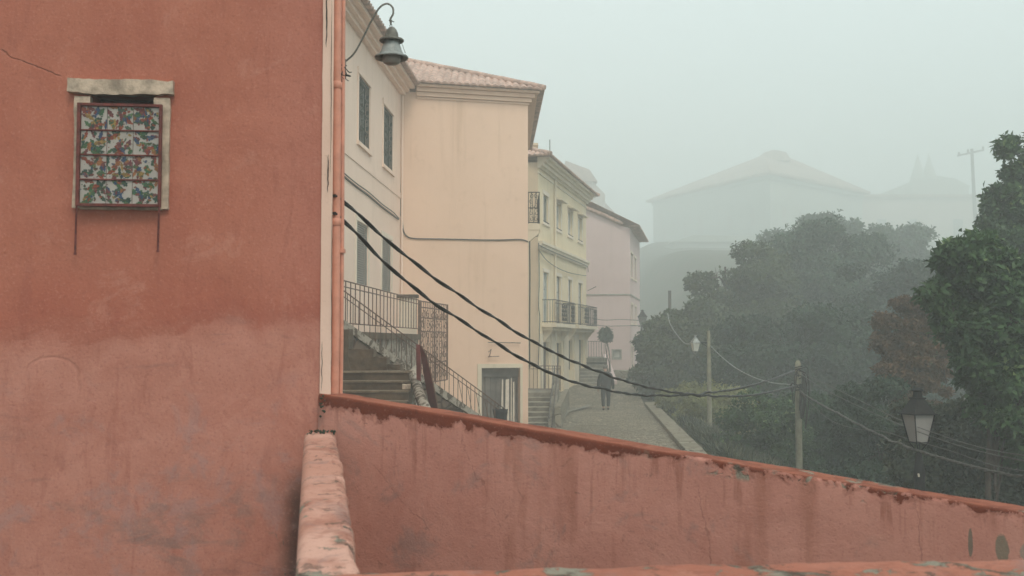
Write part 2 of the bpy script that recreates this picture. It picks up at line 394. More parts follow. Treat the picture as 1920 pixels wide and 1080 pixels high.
def stone_mat(name, a, b, joint, sc=2.2):
    g = G(name, .95, .1)
    dv = g.noise(3, 3, .5); e = g.vor(sc, 'DISTANCE_TO_EDGE', sc=(1, 1, 1.5)); cell = g.vor(sc, 'F1', out='Color', sc=(1, 1, 1.5))
    sp = g.t.nodes.new('ShaderNodeSeparateColor'); g.L(cell, sp.inputs[0])
    n = g.noise(5, 6, .7, .4)
    col = g.mix(sp.outputs[0], a, b); col = g.mix(g.math('MULTIPLY', g.sstep(n, .5, .75), .6), col, joint)
    col = g.mix(g.math('MULTIPLY', g.sstep(g.math('ADD', e, g.math('MULTIPLY', n, .06)), .10, .03), .8), col, joint)
    g.color(col); g.bump(g.math('ADD', g.sstep(e, 0, .12), n), .04, .9); return g.m
M['rubble'] = stone_mat('dark_rubble', (.12, .09, .068), (.17, .125, .095), (.05, .037, .03))
M['rubble_pale'] = stone_mat('pale_rubble', (.22, .20, .15), (.29, .26, .20), (.17, .14, .11), 2.6)
M['step'] = simple('worn_dark_steps', (.105, .074, .048), .9, var=.4, scale=2.2, bump=.012)
M['step_edge'] = simple('worn_step_nosing', (.19, .145, .10), .9, var=.35, scale=5, bump=.008)
M['step_grey'] = simple('grey_steps', (.19, .175, .14), .9, var=.35, scale=3, bump=.01)
M['step_grey_edge'] = simple('grey_step_nosing', (.34, .32, .26), .9, var=.3, scale=3, bump=.01)
def curb_mat():
    g = G('flaking_whitewash', .95, .1); n = g.noise(4, 6, .72, .8); n2 = g.noise(14, 5, .7)
    col = g.mix(g.sstep(n, .47, .55), (.40, .35, .29), (.11, .085, .065)); col = g.mix(g.math('MULTIPLY', g.sstep(n2, .6, .7), .6), col, (.09, .07, .055))
    g.color(col); g.bump(g.math('ADD', n, n2), .03); return g.m
M['whitewash'] = curb_mat()
def cobble_mat():
    g = G('cobbles', .75, .3)
    e = g.vor(8.5, 'DISTANCE_TO_EDGE', sc=(1, 1, 0)); c = g.vor(8.5, 'F1', out='Color', sc=(1, 1, 0))
    sp = g.t.nodes.new('ShaderNodeSeparateColor'); g.L(c, sp.inputs[0])
    big = g.noise(.55, 5, .6, .5); b2 = g.noise(2.2, 6, .7, .8)
    col = g.mix(sp.outputs[0], (.19, .16, .105), (.43, .36, .26))
    col = g.mix(g.math('MULTIPLY', g.sstep(big, .42, .62), .6), col, (.18, .15, .095))
    col = g.mix(g.math('MULTIPLY', g.sstep(b2, .54, .66), .55), col, (.10, .10, .06))
    col = g.mix(g.sstep(e, .10, .03), col, (.09, .08, .06))
    g.color(col); g.bump(g.math('ADD', g.sstep(e, 0, .2), g.math('MULTIPLY', b2, 2)), .03); return g.m
M['cobble'] = cobble_mat()
def ground_mat():
    g = G('earth_and_grass', .95, .1); n = g.noise(.6, 6, .7); n2 = g.noise(7, 5, .7)
    g.color(g.mix(g.sstep(n, .4, .6), g.mix(n2, (.03, .045, .018), (.06, .075, .03)), (.085, .07, .045))); g.bump(n2, .1); return g.m
M['ground'] = ground_mat()
def leaf_mat(name, lo, hi, third=None):
    g = G(name, .5, .35)
    at = g.t.nodes.new('ShaderNodeAttribute'); at.attribute_name = 'tone'; t = at.outputs['Fac']
    c = g.mix(t, lo, hi)
    if third: c = g.mix(g.sstep(t, .86, .9), c, third)
    g.color(c)
    tr = g.t.nodes.new('ShaderNodeBsdfTranslucent'); g.L(g.b.inputs['Base Color'].links[0].from_socket, tr.inputs[0])
    ms = g.t.nodes.new('ShaderNodeMixShader'); ms.inputs[0].default_value = .25
    out = g.t.nodes['Material Output']; g.L(g.b.outputs[0], ms.inputs[1]); g.L(tr.outputs[0], ms.inputs[2]); g.L(ms.outputs[0], out.inputs[0])
    return g.m
M['leaf_near'] = leaf_mat('near_leaves', (.016, .042, .018), (.085, .165, .058), (.22, .31, .12))
M['leaf_mid'] = leaf_mat('mid_leaves', (.015, .040, .018), (.048, .105, .045))
M['leaf_deep'] = leaf_mat('deep_leaves', (.012, .031, .015), (.036, .078, .035))
M['leaf_yellow'] = leaf_mat('olive_leaves', (.11, .13, .04), (.33, .33, .12), (.38, .34, .14))
M['leaf_moss'] = leaf_mat('mossy_leaves', (.026, .045, .016), (.078, .112, .040), (.11, .12, .05))
M['leaf_brown'] = leaf_mat('rusty_leaves', (.07, .042, .02), (.19, .105, .05), (.08, .10, .04))
M['leaf_dusty'] = leaf_mat('dusty_leaves', (.028, .038, .022), (.10, .115, .068), (.16, .165, .10))
# ------------------------------------------------------------------ ground, street, kerb
def sm(t): t = min(1, max(0, t)); return t*t*(3-2*t)
def street_z(y):
    return -2.62 + max(0, y-43)*.05 if y < 75 else -1.02+(y-75)*.02
def right_edge(y): return 4.02+.074*(y-25.2)
def ground_h(x, y):
    base = street_z(y) if y < 90 else -.72
    h = base-.16
    r = x-right_edge(min(y, 70))-.75
    if r > 0: h -= 2.6*sm(r/6)*(1-sm((y-58)/25))
    if y > 60: h += 8.5*sm((y-60)/55)*sm((x-9-.02*y)/14)+6*sm((y-115)/45)*sm((x-9)/14)+9*sm((y-160)/90)*sm((x-14)/20)
    if x < 0: h += 2*sm((-x-6)/20)*sm((y-40)/40)
    h += mn.noise(Vector((x*.3, y*.3, 0)))*.12*(1 if r > 0 or x < -8 else 0)
    return h
def ground():
    xs = sorted(set([-395, -260, -160, -80, -40]+[-25+1.2*i for i in range(75)]+[75, 90, 120, 200, 300, 395]))
    ys = sorted(set([-95, -60, -20]+[-5+1.5*i for i in range(90)]+[140, 160, 190, 240, 300, 395]))
    vs = [(x, y, ground_h(x, y)) for y in ys for x in xs]; n = len(xs)
    fs = [(j*n+i, j*n+i+1, (j+1)*n+i+1, (j+1)*n+i) for j in range(len(ys)-1) for i in range(n-1)]
    b = MB(); b.add(vs, fs, 0, True); tag(b.build('ground', M['ground']), kind='structure')
ground()
def street():
    b = MB(); ys = [13+1.0*i for i in range(64)]; xs_n = 9; vs = []
    for y in ys:
        xl = -4.5 if y < 43.5 else .9+.239*(y-44)-.1
        if 34 < y < 43.5: xl = 1.0
        for i in range(xs_n):
            t = i/(xs_n-1); x = xl+(right_edge(y)-xl)*t
            vs.append((x, y, street_z(y)-.05*math.sin(math.pi*t)**2+.03*mn.noise(Vector((x*.8, y*.8, 3)))))
    fs = [(j*xs_n+i, j*xs_n+i+1, (j+1)*xs_n+i+1, (j+1)*xs_n+i) for j in range(len(ys)-1) for i in range(xs_n-1)]
    b.add(vs, fs, 0, True); tag(b.build('street', M['cobble']), kind='structure')
    k = MB()
    for i in range(34):
        y0 = 14+i*1.05; y1 = y0+1.03
        if y1 > 43.5: break
        x0, x1 = right_edge(y0), right_edge(y1); z0, z1 = street_z(y0), street_z(y1); j = .015*mn.noise(Vector((y0, 0, 0)))
        k.hexa([(x0, y0, z0-.3), (x0+.42, y0, z0-.3), (x1+.42, y1, z1-.3), (x1, y1, z1-.3),
                (x0, y0, z0+.13+j), (x0+.42, y0, z0+.13+j), (x1+.42, y1, z1+.13+j), (x1, y1, z1+.13+j)])
    tag(k.build('kerb', M['rubble_pale'], bevel=.015), kind='structure')
    g = MB(); P = [(1.42, 34.5), (1.62, 37), (1.95, 39.5), (2.6, 41.5), (3.0, 43.2)]   # curved gutter line of larger stones
    for (a, c) in zip(P[:-1], P[1:]):
        g.quad((a[0], a[1], street_z(a[1])+.035), (a[0]+.22, a[1], street_z(a[1])+.035), (c[0]+.22, c[1], street_z(c[1])+.035), (c[0], c[1], street_z(c[1])+.035))
    tag(g.build('gutter', M['step_grey']), kind='structure')
street()

# ------------------------------------------------------------------ foreground: red house
CZ = 0
def wall_u(u, Y0=6.5): return None
house = thing('red_house', 'terracotta plastered house wall filling the left side, with a pale corner strip', 'house', (-1.16, 6.5, -2))
FR = Frame((-1.16, 6.5, 0), (-9.5, -1, 0), -1)          # u runs to the left along the front, n toward the camera
if FR.n.y > 0: FR.n = -FR.n
def fru(px):                                            # u on the front plane for a pixel column
    k = (px-960)/F_PX                                   # X=k*Y ; X=-1.16-9.5t, Y=6.5-t
    t = (-1.16-k*6.5)/(9.5-k); return t*math.hypot(9.5, 1)
def frz(px, py):
    k = (px-960)/F_PX; t = (-1.16-k*6.5)/(9.5-k); return pt(px, py, 6.5-t).z
WO = (fru(285), fru(163), frz(224, 390), frz(224, 174))  # opening u0,u1,z0,z1
def grid_wall():
    us = sorted(set([0]+[.05*i for i in range(1, 90)]+[WO[0], WO[1]])); zs = sorted(set([-2.2+.05*i for i in range(110)]+[WO[2], WO[3]]))
    b = MB(); idx = {}
    def V(i, j):
        if (i, j) not in idx:
            u, z = us[i], zs[j]; p = FR.p(u, 0, z)
            d = .012*mn.noise(p*1.1)+.0035*mn.noise(p*6)
            if u < 1e-6: d = .004*mn.noise(Vector((0, 0, z*5)))
            idx[(i, j)] = len(b.v); b.v.append(FR.p(u, d, z))
        return idx[(i, j)]
    for i in range(len(us)-1):
        for j in range(len(zs)-1):
            um, zm = (us[i]+us[i+1])/2, (zs[j]+zs[j+1])/2
            if WO[0] < um < WO[1] and WO[2] < zm < WO[3]: continue
            b.f.append([V(i, j), V(i+1, j), V(i+1, j+1), V(i, j+1)]); b.m.append(0); b.sm.append(True)
    # top, side going back out of sight, and far sides
    z0, z1 = zs[0], zs[-1]; U = us[-1]
    s = Vector((-.32, 1, 0)).normalized()*7
    a, c = FR.p(0, -.006, z0), FR.p(U, -.006, z0)
    for (p, q) in ((a, a+s), (a+s, c+s), (c+s, c)):
        b.quad(p, q, q+Vector((0, 0, z1-z0)), p+Vector((0, 0, z1-z0)))
    T = Vector((0, 0, z1-z0)); b.quad(a+T, a+s+T, c+s+T, c+T)
    # window reveal
    u0, u1, w0, w1 = WO
    for q in ([(u0, w0), (u0, w1)], [(u1, w1), (u1, w0)], [(u0, w1), (u1, w1)], [(u1, w0), (u0, w0)]):
        (ua, za), (ub, zb) = q
        b.quad(FR.p(ua, .01, za), FR.p(ub, .01, zb), FR.p(ub, -.25, zb), FR.p(ua, -.25, za))
    return b.build('wall', M['red'], house)
grid_wall()
def rough_box(b, F, u0, u1, w0, w1, z0, z1, step=.03, amp=.006, seed=0):
    """stone block: subdivided box with worn edges"""
    nu = max(2, int((u1-u0)/step)); nz = max(2, int((z1-z0)/step)); nw = 2
    def dis(u, w, z):
        p = Vector((u*9+seed, w*9, z*9)); q = Vector((u*30+seed, w*9, z*30))
        e = amp*(mn.noise(p)+.5*mn.noise(q)); e2 = amp*(mn.noise(p+Vector((7, 0, 0)))+.6*mn.noise(q+Vector((3, 0, 0))))
        return F.p(u+e, w+(e2 if w > w0+1e-6 else 0), z+e2)
    o = len(b.v)
    def face(fn, n, m):
        base = len(b.v)
        for i in range(n+1):
            for j in range(m+1): b.v.append(dis(*fn(i/n, j/m)))
        for i in range(n):
            for j in range(m):
                b.f.append([base+i*(m+1)+j, base+(i+1)*(m+1)+j, base+(i+1)*(m+1)+j+1, base+i*(m+1)+j+1]); b.m.append(0); b.sm.append(True)
    face(lambda s, t: (u0+(u1-u0)*s, w1, z0+(z1-z0)*t), nu, nz)
    face(lambda s, t: (u0+(u1-u0)*s, w0+(w1-w0)*t, z1), nu, nw)
    face(lambda s, t: (u0+(u1-u0)*s, w0+(w1-w0)*t, z0), nu, nw)
    face(lambda s, t: (u0, w0+(w1-w0)*t, z0+(z1-z0)*s), nz, nw)
    face(lambda s, t: (u1, w0+(w1-w0)*t, z0+(z1-z0)*s), nz, nw)
b = MB(); rough_box(b, FR, fru(321), fru(122), -.03, .045, frz(224, 180)+.004, frz(224, 152), seed=3, amp=.011)
win = b.build('window', M['limestone'], house)             # lintel, jambs and sill of stone
b = MB(); rough_box(b, FR, fru(314), fru(284), -.03, .03, frz(224, 392), frz(224, 183)-.002, seed=9, amp=.005)
b.build('jamb', M['limestone'], win); b = MB(); rough_box(b, FR, fru(163), fru(134), -.03, .028, frz(224, 392), frz(224, 183)-.002, seed=19, amp=.005); b.build('jamb', M['limestone'], win)
b = MB(); rough_box(b, FR, fru(303), fru(148), -.03, .026, frz(224, 394), frz(224, 384), seed=29, amp=.004); b.build('sill', M['limestone'], win)
b = MB(); b.quad(FR.p(WO[0], -.2, WO[2]), FR.p(WO[1], -.2, WO[2]), FR.p(WO[1], -.2, WO[3]), FR.p(WO[0], -.2, WO[3])); b.build('dark_opening', M['black'], win)
# pale corner strip
b = MB()
ys = [pt(612, 736, 6.5).z-.04+.06*i for i in range(80)]
xa, xb = -1.165, pt(624, 500, 6.53).x
for i in range(len(ys)-1):
    z0, z1 = ys[i], ys[i+1]; j0, j1 = .0035*mn.noise(Vector((0, 0, z0*9))), .0035*mn.noise(Vector((0, 0, z1*9)))
    b.quad((xa+j0, 6.488, z0), (xb+j0*.5, 6.50, z0), (xb+j1*.5, 6.50, z1), (xa+j1, 6.488, z1))
    b.quad((xb+j0*.5, 6.50, z0), (xb+j0*.5-.03, 6.66, z0), (xb+j1*.5-.03, 6.66, z1), (xb+j1*.5, 6.50, z1))
b.build('corner_strip', M['white_strip'], house)
b = MB()   # dark gaps where the strip has come away
def sliver(px0, py0, px1, py1, wpx):
    n = 14; L = []; R = []
    for i in range(n+1):
        t = i/n; c = pt(px0+(px1-px0)*t+2.0*mn.noise(Vector((t*6, px0, 0))), py0+(py1-py0)*t, 6.482)
        h = wpx*.5*6.48/F_PX*math.sin(math.pi*min(1, max(.02, t)))**.6*(1+.5*mn.noise(Vector((t*9, px0, 5))))
        L.append(c-Vector((h, 0, 0))); R.append(c+Vector((h, 0, 0)))
    for i in range(n): b.quad(L[i], R[i], R[i+1], L[i+1])
for q_ in ((613, -20, 612, 90, 2.6), (616, 290, 614, 362, 2.4), (622, 0, 620, 330, 1.2), (622, 380, 621, 735, 1.0), (604, 640, 603, 735, 1.2)):
    b = MB(); sliver(*q_); b.build('crack', M['black'], house)

# drainpipe
dp = thing('drainpipe', 'salmon painted drainpipe running down the pale corner of the terracotta house', 'drainpipe', (-1.08, 6.6, -.4))
px_ = pt(629, 500, 6.60).x; r_ = .026
b = MB(); zb, zt = pt(630, 745, 6.6).z, 3.2
b.tube([(px_, 6.60, zb), (px_+.004, 6.60, 0), (px_+.002, 6.60, 1.3), (px_-.004, 6.60, zt)], r_, 20); b.build('pipe', M['pipe'], dp)
px2 = pt(640, 500, 6.62).x
b = MB(); b.tube([(px2, 6.63, zb), (px2+.003, 6.63, 0), (px2-.003, 6.63, zt)], .013, 14); b.build('highlight_tube', M['pipe'], dp)  # slim tube standing for the lighter highlight strip along the drainpipe
for py in (417, 160):
    z = pt(630, py, 6.6).z
    b = MB(); b.lathe((px_, 6.60, z), [(r_, -.024), (r_+.006, -.02), (r_+.006, .02), (r_, .024)], 20); b.build('collar', M['pipe'], dp)
b = MB(); z = pt(630, 470, 6.6).z; b.box(px2-.02, px2+.02, 6.60, 6.66, z-.012, z+.012); b.build('bracket', M['pipe'], dp)

# tile panel in an iron frame
tp = thing('tile_panel', 'rust framed panel of leaf patterned ceramic tiles covering the wall window', 'tile panel', FR.p(fru(223), .05, frz(224, 387)))
PU0, PU1, PZ0, PZ1 = fru(298.5), fru(149), frz(224, 386), frz(224, 203)
b = MB(); t = .013
b.fbox(FR, PU0-t, PU0+.004, .05, .078, PZ0-t, PZ1+t); b.fbox(FR, PU1-.004, PU1+t+.003, .05, .078, PZ0-t, PZ1+t)
b.fbox(FR, PU0+.004, PU1-.004, .05, .077, PZ1-.004, PZ1+t); b.fbox(FR, PU0+.004, PU1-.004, .05, .077, PZ0-t, PZ0+.004)
for k in (1, 2, 3):
    z = PZ0+(PZ1-PZ0)*k/4; b.fbox(FR, PU0+.004, PU1-.004, .05, .071, z-.0045, z+.0045)
b.build('frame', M['rust'], tp, bevel=.002)
for uu, pyb in ((PU1+.010, 476), (PU0-.004, 470)):
    b = MB(); b.tube([FR.p(uu+.004, .062, frz(224, pyb)), FR.p(uu+.002, .064, PZ0-.1), FR.p(uu, .064, PZ0-.012)], .0065, 8)
    b.tube([FR.p(uu+.004, .062, frz(224, pyb)-.012), FR.p(uu+.004, .062, frz(224, pyb))], .009, 8); b.build('leg', M['rust'], tp)
b = MB(); b.fbox(FR, PU0+.004, PU1-.004, .044, .055, PZ0+.004, PZ1-.004); b.build('backing', M['grout'], tp)
leafmats = [M['tile_white'], M['leaf_green'], M['leaf_dark'], M['leaf_red'], M['leaf_orange'], M['leaf_gold'], M['leaf_blue'], M['leaf_wine']]
rl = random.Random(11)
cu, cz = (PU1-PU0-.008)/3, (PZ1-PZ0-.008)/4
def acanthus(b, u, z, ang, L, W, mi, w, lim):
    """lobed leaf with a curved rib, clipped to its tile"""
    n = 9; bend = rl.uniform(-.9, .9); mid = []; a = ang; x, y = u, z
    for i in range(n+1):
        mid.append((x, y, a)); a += bend/n; x += math.cos(a)*L/n; y += math.sin(a)*L/n
    pts = []
    for side in (1, -1):
        seq = []
        for i, (x, y, a) in enumerate(mid):
            t = i/n; wd = W*math.sin(math.pi*(.08+.92*t))**.7*(1.0 if i % 3 != 1 else .55)
            if i == n: wd = 0
            seq.append((x-math.sin(a)*wd*side+math.cos(a)*wd*.5, y+math.cos(a)*wd*side+math.sin(a)*wd*.5))
        pts.append(seq)
    cl = lambda p: (min(max(p[0], lim[0]), lim[1]), min(max(p[1], lim[2]), lim[3]))
    M_ = [cl(p[:2]) for p in mid]
    for sd_ in pts:
        S = [cl(p) for p in sd_]
        for i in range(n):
            b.add([FR.p(*q) for q in ((M_[i][0], w, M_[i][1]), (M_[i+1][0], w, M_[i+1][1]), (S[i+1][0], w, S[i+1][1]), (S[i][0], w, S[i][1]))], [(0, 1, 2, 3)], mi)
    for i in range(1, n-1, 1):    # pale rib
        p, q = M_[i], M_[i+1]; hh = .0007
        b.add([FR.p(p[0], w+.0003, p[1]-hh), FR.p(q[0], w+.0003, q[1]-hh), FR.p(q[0], w+.0003, q[1]+hh), FR.p(p[0], w+.0003, p[1]+hh)], [(0, 1, 2, 3)], 5)
for i in range(3):
    for j in range(4):
        u0 = PU0+.004+cu*i+.002; u1 = u0+cu-.004; z0 = PZ0+.004+cz*j+.002; z1 = z0+cz-.004
        b = MB(); b.fbox(FR, u0, u1, .0552, .060, z0, z1); w_ = .0603
        lim = (u0, u1, z0, z1)
        for k in range(34):
            side = rl.random()
            if k < 10:
                e = rl.choice([(u0, rl.uniform(z0, z1)), (u1, rl.uniform(z0, z1)), (rl.uniform(u0, u1), z0), (rl.uniform(u0, u1), z1)])
            else: e = (rl.uniform(u0, u1), rl.uniform(z0, z1))
            a = math.atan2((z0+z1)/2-e[1], (u0+u1)/2-e[0])+rl.uniform(-.9, .9)
            big = k < 18
            mi = rl.choices([1, 2, 3, 4, 5, 6, 7], [7, 8, 4, 2, 3, 4, 5])[0]
            acanthus(b, e[0], e[1], a, rl.uniform(.032, .07) if big else rl.uniform(.014, .03), rl.uniform(.009, .0175) if big else rl.uniform(.005, .009), mi, w_+k*.00008, lim)
        for k in range(14):
            cx, cy = rl.uniform(u0+.004, u1-.004), rl.uniform(z0+.004, z1-.004); r = rl.uniform(.0015, .004); w2 = w_+.0026+k*.00005
            b.add([FR.p(cx+r*math.cos(q), w2, cy+r*math.sin(q)) for q in [m*math.pi/3 for m in range(6)]], [tuple(range(6))], rl.choice([6, 7, 2, 3]))
        b.build('tile', leafmats, tp)

# bell shaped wall lamp
YL = 6.75
lamp = thing('wall_lamp', 'grey bell shaped lamp hanging from a curved arm on the terracotta house corner', 'wall lamp', pt(640, 130, YL))
P = [(644, 118), (664, 100), (682, 68), (697, 38), (712, 14), (726, 7), (736, 14), (737, 26), (732, 36), (733, 46)]
b = MB(); b.tube(spline([pt(x, y, YL) for x, y in P], 6), .0062, 10); b.build('arm', M['zinc_dark'], lamp)
b = MB()
b.tube([pt(729, 38, YL), pt(739, 41, YL)], .003, 6)
for k in range(3):
    c = pt(733, 40+k*4.2, YL); b.tube([c+Vector((.007*math.cos(a)*(k % 2 == 0), .007*math.cos(a)*(k % 2), .009*math.sin(a))) for a in [2*math.pi*i/10 for i in range(11)]], .0022, 6)
b.build('chain', M['zinc_dark'], lamp)
c = pt(734.5, 51, YL); s = YL/F_PX
b = MB(); b.lathe(c, [(0.002, 0), (5*s, -.5*s), (9*s, -5*s), (12*s, -12*s), (13.5*s, -22*s)], 32)
b.lathe(c, [(13.5*s, -21*s), (22.5*s, -23.5*s), (23.5*s, -26*s), (22*s, -28*s), (14*s, -25.5*s)], 36); b.build('cap', M['zinc_dark'], lamp)
b = MB(); b.lathe(c, [(13.5*s, -25*s), (16*s, -34*s), (20*s, -46*s), (24*s, -54*s)], 36)
b.lathe(c, [(24*s, -53*s), (31*s, -56*s), (32*s, -58*s), (31*s, -60.5*s), (22*s, -57*s)], 40); shd = b.build('shade', M['zinc'], lamp)
b = MB(); b.tube([c+Vector((18.5*s, -.02, -28*s)), c+Vector((24*s, -.03, -44*s)), c+Vector((27*s, -.03, -52*s))], .0018, 6); b.build('stay', M['zinc_dark'], lamp)
b = MB(); b.lathe(c, [(16.5*s, -56*s), (17*s, -63*s), (15.5*s, -69*s), (10*s, -71.5*s), (.001, -72*s)], 32); b.build('bulb_glass', M['bulb'], lamp)
b = MB(); x0 = pt(630, 115, YL-.12); b.box(x0.x, x0.x+.05, YL-.12, YL-.03, pt(640, 146, YL).z, pt(640, 114, YL).z); b.build('junction_box', M['zinc_dark'], lamp, bevel=.004)
b = MB(); rr = random.Random(4)
for k in range(9):
    st = Vector(pt(640+rr.uniform(-3, 4), 118+rr.uniform(0, 20), YL-.12)); P = [st]
    for q in range(5): P.append(P[-1]+Vector((rr.uniform(-.010, .018), rr.uniform(-.02, .02), rr.uniform(-.035, .008))))
    b.tube(spline(P, 4), rr.choice([.0022, .003]), 6)
b.tube(spline([pt(644, 138, YL-.1), pt(650, 141, YL-.1), pt(658, 143, YL-.1)], 4), [.006]*8+[.002], 6)
b.tube(spline([pt(642, 140, YL-.1), pt(643, 152, YL-.1), pt(638, 166, YL-.08), pt(636, 172, YL-.05)], 4), .002, 6)
b.build('wiring', M['iron'], lamp)

# ------------------------------------------------------------------ foreground walls of the stair pit
def wall_loft(name, A, B, thick, height, rnd, mat, label, amp=.006, slope_nose=0, endcap=True, step=.03):
    """wall from A to B (points on the top near edge); near side faces (B-A) x up"""
    A, B = Vector(A), Vector(B); L = (B-A).length; t = (B-A)/L; h = Vector((t.x, t.y, 0)).normalized()
    n = Vector((h.y, -h.x, 0))                    # toward the camera for walls running left to right
    prof = []                                     # (offset outward, z, v)
    nv = int((height-rnd)/.045)
    for i in range(nv+1):
        z = -height+(height-rnd)*i/nv; prof.append((0, z, -z))
    for i in range(1, 6):
        a = math.pi/2*i/5; prof.append((-(rnd-rnd*math.cos(a)), -rnd+rnd*math.sin(a), max(0, rnd-rnd*i/5)*.9))
    m = max(2, int((thick-2*rnd)/.03))
    for i in range(1, m+1): prof.append((-rnd-(thick-2*rnd)*i/m, 0, -.02-.2*i/m))
    for i in range(1, 6):
        a = math.pi/2*i/5; prof.append((-(thick-rnd)-rnd*math.sin(a), -rnd+rnd*math.cos(a), -.25))
    prof.append((-thick, -height, -.3))
    N = int(L/step); vs = []; uv = []
    for i in range(N+1):
        c = A+t*(L*i/N)
        for (o, z, v) in prof:
            p = c+n*o+Vector((0, 0, z)); d = amp*(mn.noise(p*3.1)+.45*mn.noise(p*11)+.25*mn.noise(p*31))
            if o > -thick+1e-6 or z > -rnd: p = p+n*d*(1 if o > -rnd*.6 else 0)+Vector((0, 0, 1))*d*(1.1 if z > -rnd-.001 else 0)
            vs.append(p); uv.append((L*i/N, v))
    k = len(prof); fs = [(i*k+j, (i+1)*k+j, (i+1)*k+j+1, i*k+j+1) for i in range(N) for j in range(k-1)]
    if endcap: fs += [tuple(range(k))[::-1], tuple(range(N*k, N*k+k))]
    me = bpy.data.meshes.new(name); me.from_pydata([tuple(v) for v in vs], [], fs); me.materials.append(mat)
    ul = me.uv_layers.new(name='UVMap')
    li = np.zeros(len(me.loops), np.int32); me.loops.foreach_get('vertex_index', li)
    ul.data.foreach_set('uv', np.array(uv, np.float32)[li].ravel())
    me.polygons.foreach_set('use_smooth', [True]*len(me.polygons)); me.update()
    o = bpy.data.objects.new(name, me); COL.objects.link(o); tag(o, label, 'wall'); return o
A_ = pt(601, 738, 6.47); B_ = pt(1920, 962, 5.0); d_ = B_-A_
wall_loft('stair_parapet', A_-d_*.004, A_+d_*1.25, .22, 1.7, .018, M['parapet'], 'long weathered pink parapet sloping down to the right, with flaking red paint along its top')
cA = pt(570, 812, 6.30); cB = pt(562, 1080, 3.0); cd = cB-cA
cAr = pt(629, 812, 6.30)
cr0 = pt(630, 812, 6.30); cr1 = pt(680, 1080, 3.0); crd = cr1-cr0
cp = wall_loft('coping_wall', cr0+crd*1.42, cr0-crd*.015, .185, 1.2, .038, M['coping'], 'narrow pale coping wall with flaked spots running toward the viewer from the house corner', amp=.011, step=.025)
lA = pt(640, 1069, 2.93); lB = pt(1920, 1040, 3.12); ld = lB-lA
lA2 = lA-Vector((0, .45, 0)); lB2 = lA2+ld*1.35
wall_loft('ledge_wall', lA2, lB2, .45, .9, .05, M['ledge'], 'low orange ledge with mossy stains along the bottom edge of the view', amp=.010)
b = MB(); b.box(-3.0, 4.5, 3.0, 6.4, -2.2, -2.02); b.box(-3, 5, -2, 2.7, -1.75, -1.6)
tag(b.build('terrace_floor', M['rubble']), kind='structure')
b = MB()   # dark joint filler & weeds where coping meets the house
rr = random.Random(8)
for k in range(40):
    p = pt(572+rr.random()**.7*56, 812+rr.uniform(-5, 3), 6.28); r = rr.uniform(.003, .009)
    b.lathe(p, [(.0005, -r), (r*.8, -r*.4), (r, 0), (r*.7, r*.6), (.0005, r)], 6)
for k in range(14):
    p = pt(602+rr.uniform(-2, 7), 742+rr.random()*40, 6.43); r = rr.uniform(.004, .009)
    b.lathe(p, [(.0005, -r), (r*.8, -r*.4), (r, 0), (r*.7, r*.6), (.0005, r)], 6)
tag(b.build('moss_tufts', M['leaf_mid']), 'dark moss growing in the joint at the top of the narrow coping wall', 'moss', kind='stuff')

# ------------------------------------------------------------------ building helpers
def facade(b, F, L, z0, z1, openings, reveal=.16, mi=0):
    us = sorted(set([0, L]+[o[0] for o in openings]+[o[1] for o in openings])); zs = sorted(set([z0, z1]+[o[2] for o in openings]+[o[3] for o in openings]))
    for i in range(len(us)-1):
        for j in range(len(zs)-1):
            um, zm = (us[i]+us[i+1])/2, (zs[j]+zs[j+1])/2
            if any(o[0] < um < o[1] and o[2] < zm < o[3] for o in openings): continue
            b.quad(F.p(us[i], 0, zs[j]), F.p(us[i+1], 0, zs[j]), F.p(us[i+1], 0, zs[j+1]), F.p(us[i], 0, zs[j+1]), mi)
    for (a, c, d, e) in openings:
        for (p, q) in (((a, d), (a, e)), ((a, e), (c, e)), ((c, e), (c, d)), ((c, d), (a, d))):
            b.quad(F.p(p[0], 0, p[1]), F.p(q[0], 0, q[1]), F.p(q[0], -reveal, q[1]), F.p(p[0], -reveal, p[1]), mi)
def window(parent, F, o, frame='grey_frame', pane='glass', surround='trim_w', sw=.12, mull=1, bars=0, name='window', sill=True, depth=.10, proud=.022, label=None):
    u0, u1, z0, z1 = o; t = .055; b = MB()
    b.fbox(F, u0, u0+t, -depth-.04, -depth, z0, z1); b.fbox(F, u1-t, u1, -depth-.04, -depth, z0, z1)
    b.fbox(F, u0+t, u1-t, -depth-.04, -depth-.002, z1-t, z1); b.fbox(F, u0+t, u1-t, -depth-.04, -depth-.002, z0, z0+t)
    for k in range(mull):
        u = u0+(u1-u0)*(k+1)/(mull+1); b.fbox(F, u-.03, u+.03, -depth-.038, -depth+.004, z0+t, z1-t)
    for k in range(bars):
        z = z0+(z1-z0)*(k+1)/(bars+1); b.fbox(F, u0+t, u1-t, -depth-.03, -depth-.006, z-.014, z+.014)
    w = b.build(name, M[frame], parent)
    if label: tag(w, label)
    b = MB(); b.quad(F.p(u0+.01, -depth-.035, z0+.01), F.p(u1-.01, -depth-.035, z0+.01), F.p(u1-.01, -depth-.035, z1-.01), F.p(u0+.01, -depth-.035, z1-.01))
    b.build('pane', M[pane], w)
    if surround:
        b = MB()
        b.fbox(F, u0-sw, u0-.001, -.01, proud, z0-.002, z1+.001); b.fbox(F, u1+.001, u1+sw, -.01, proud, z0-.002, z1+.001)
        b.fbox(F, u0-sw-.02, u1+sw+.02, -.01, proud+.012, z1+.001, z1+sw+.02)
        if sill: b.fbox(F, u0-sw-.03, u1+sw+.03, -.01, proud+.035, z0-.10, z0-.002)
        b.build('surround', M[surround], w)
    return w
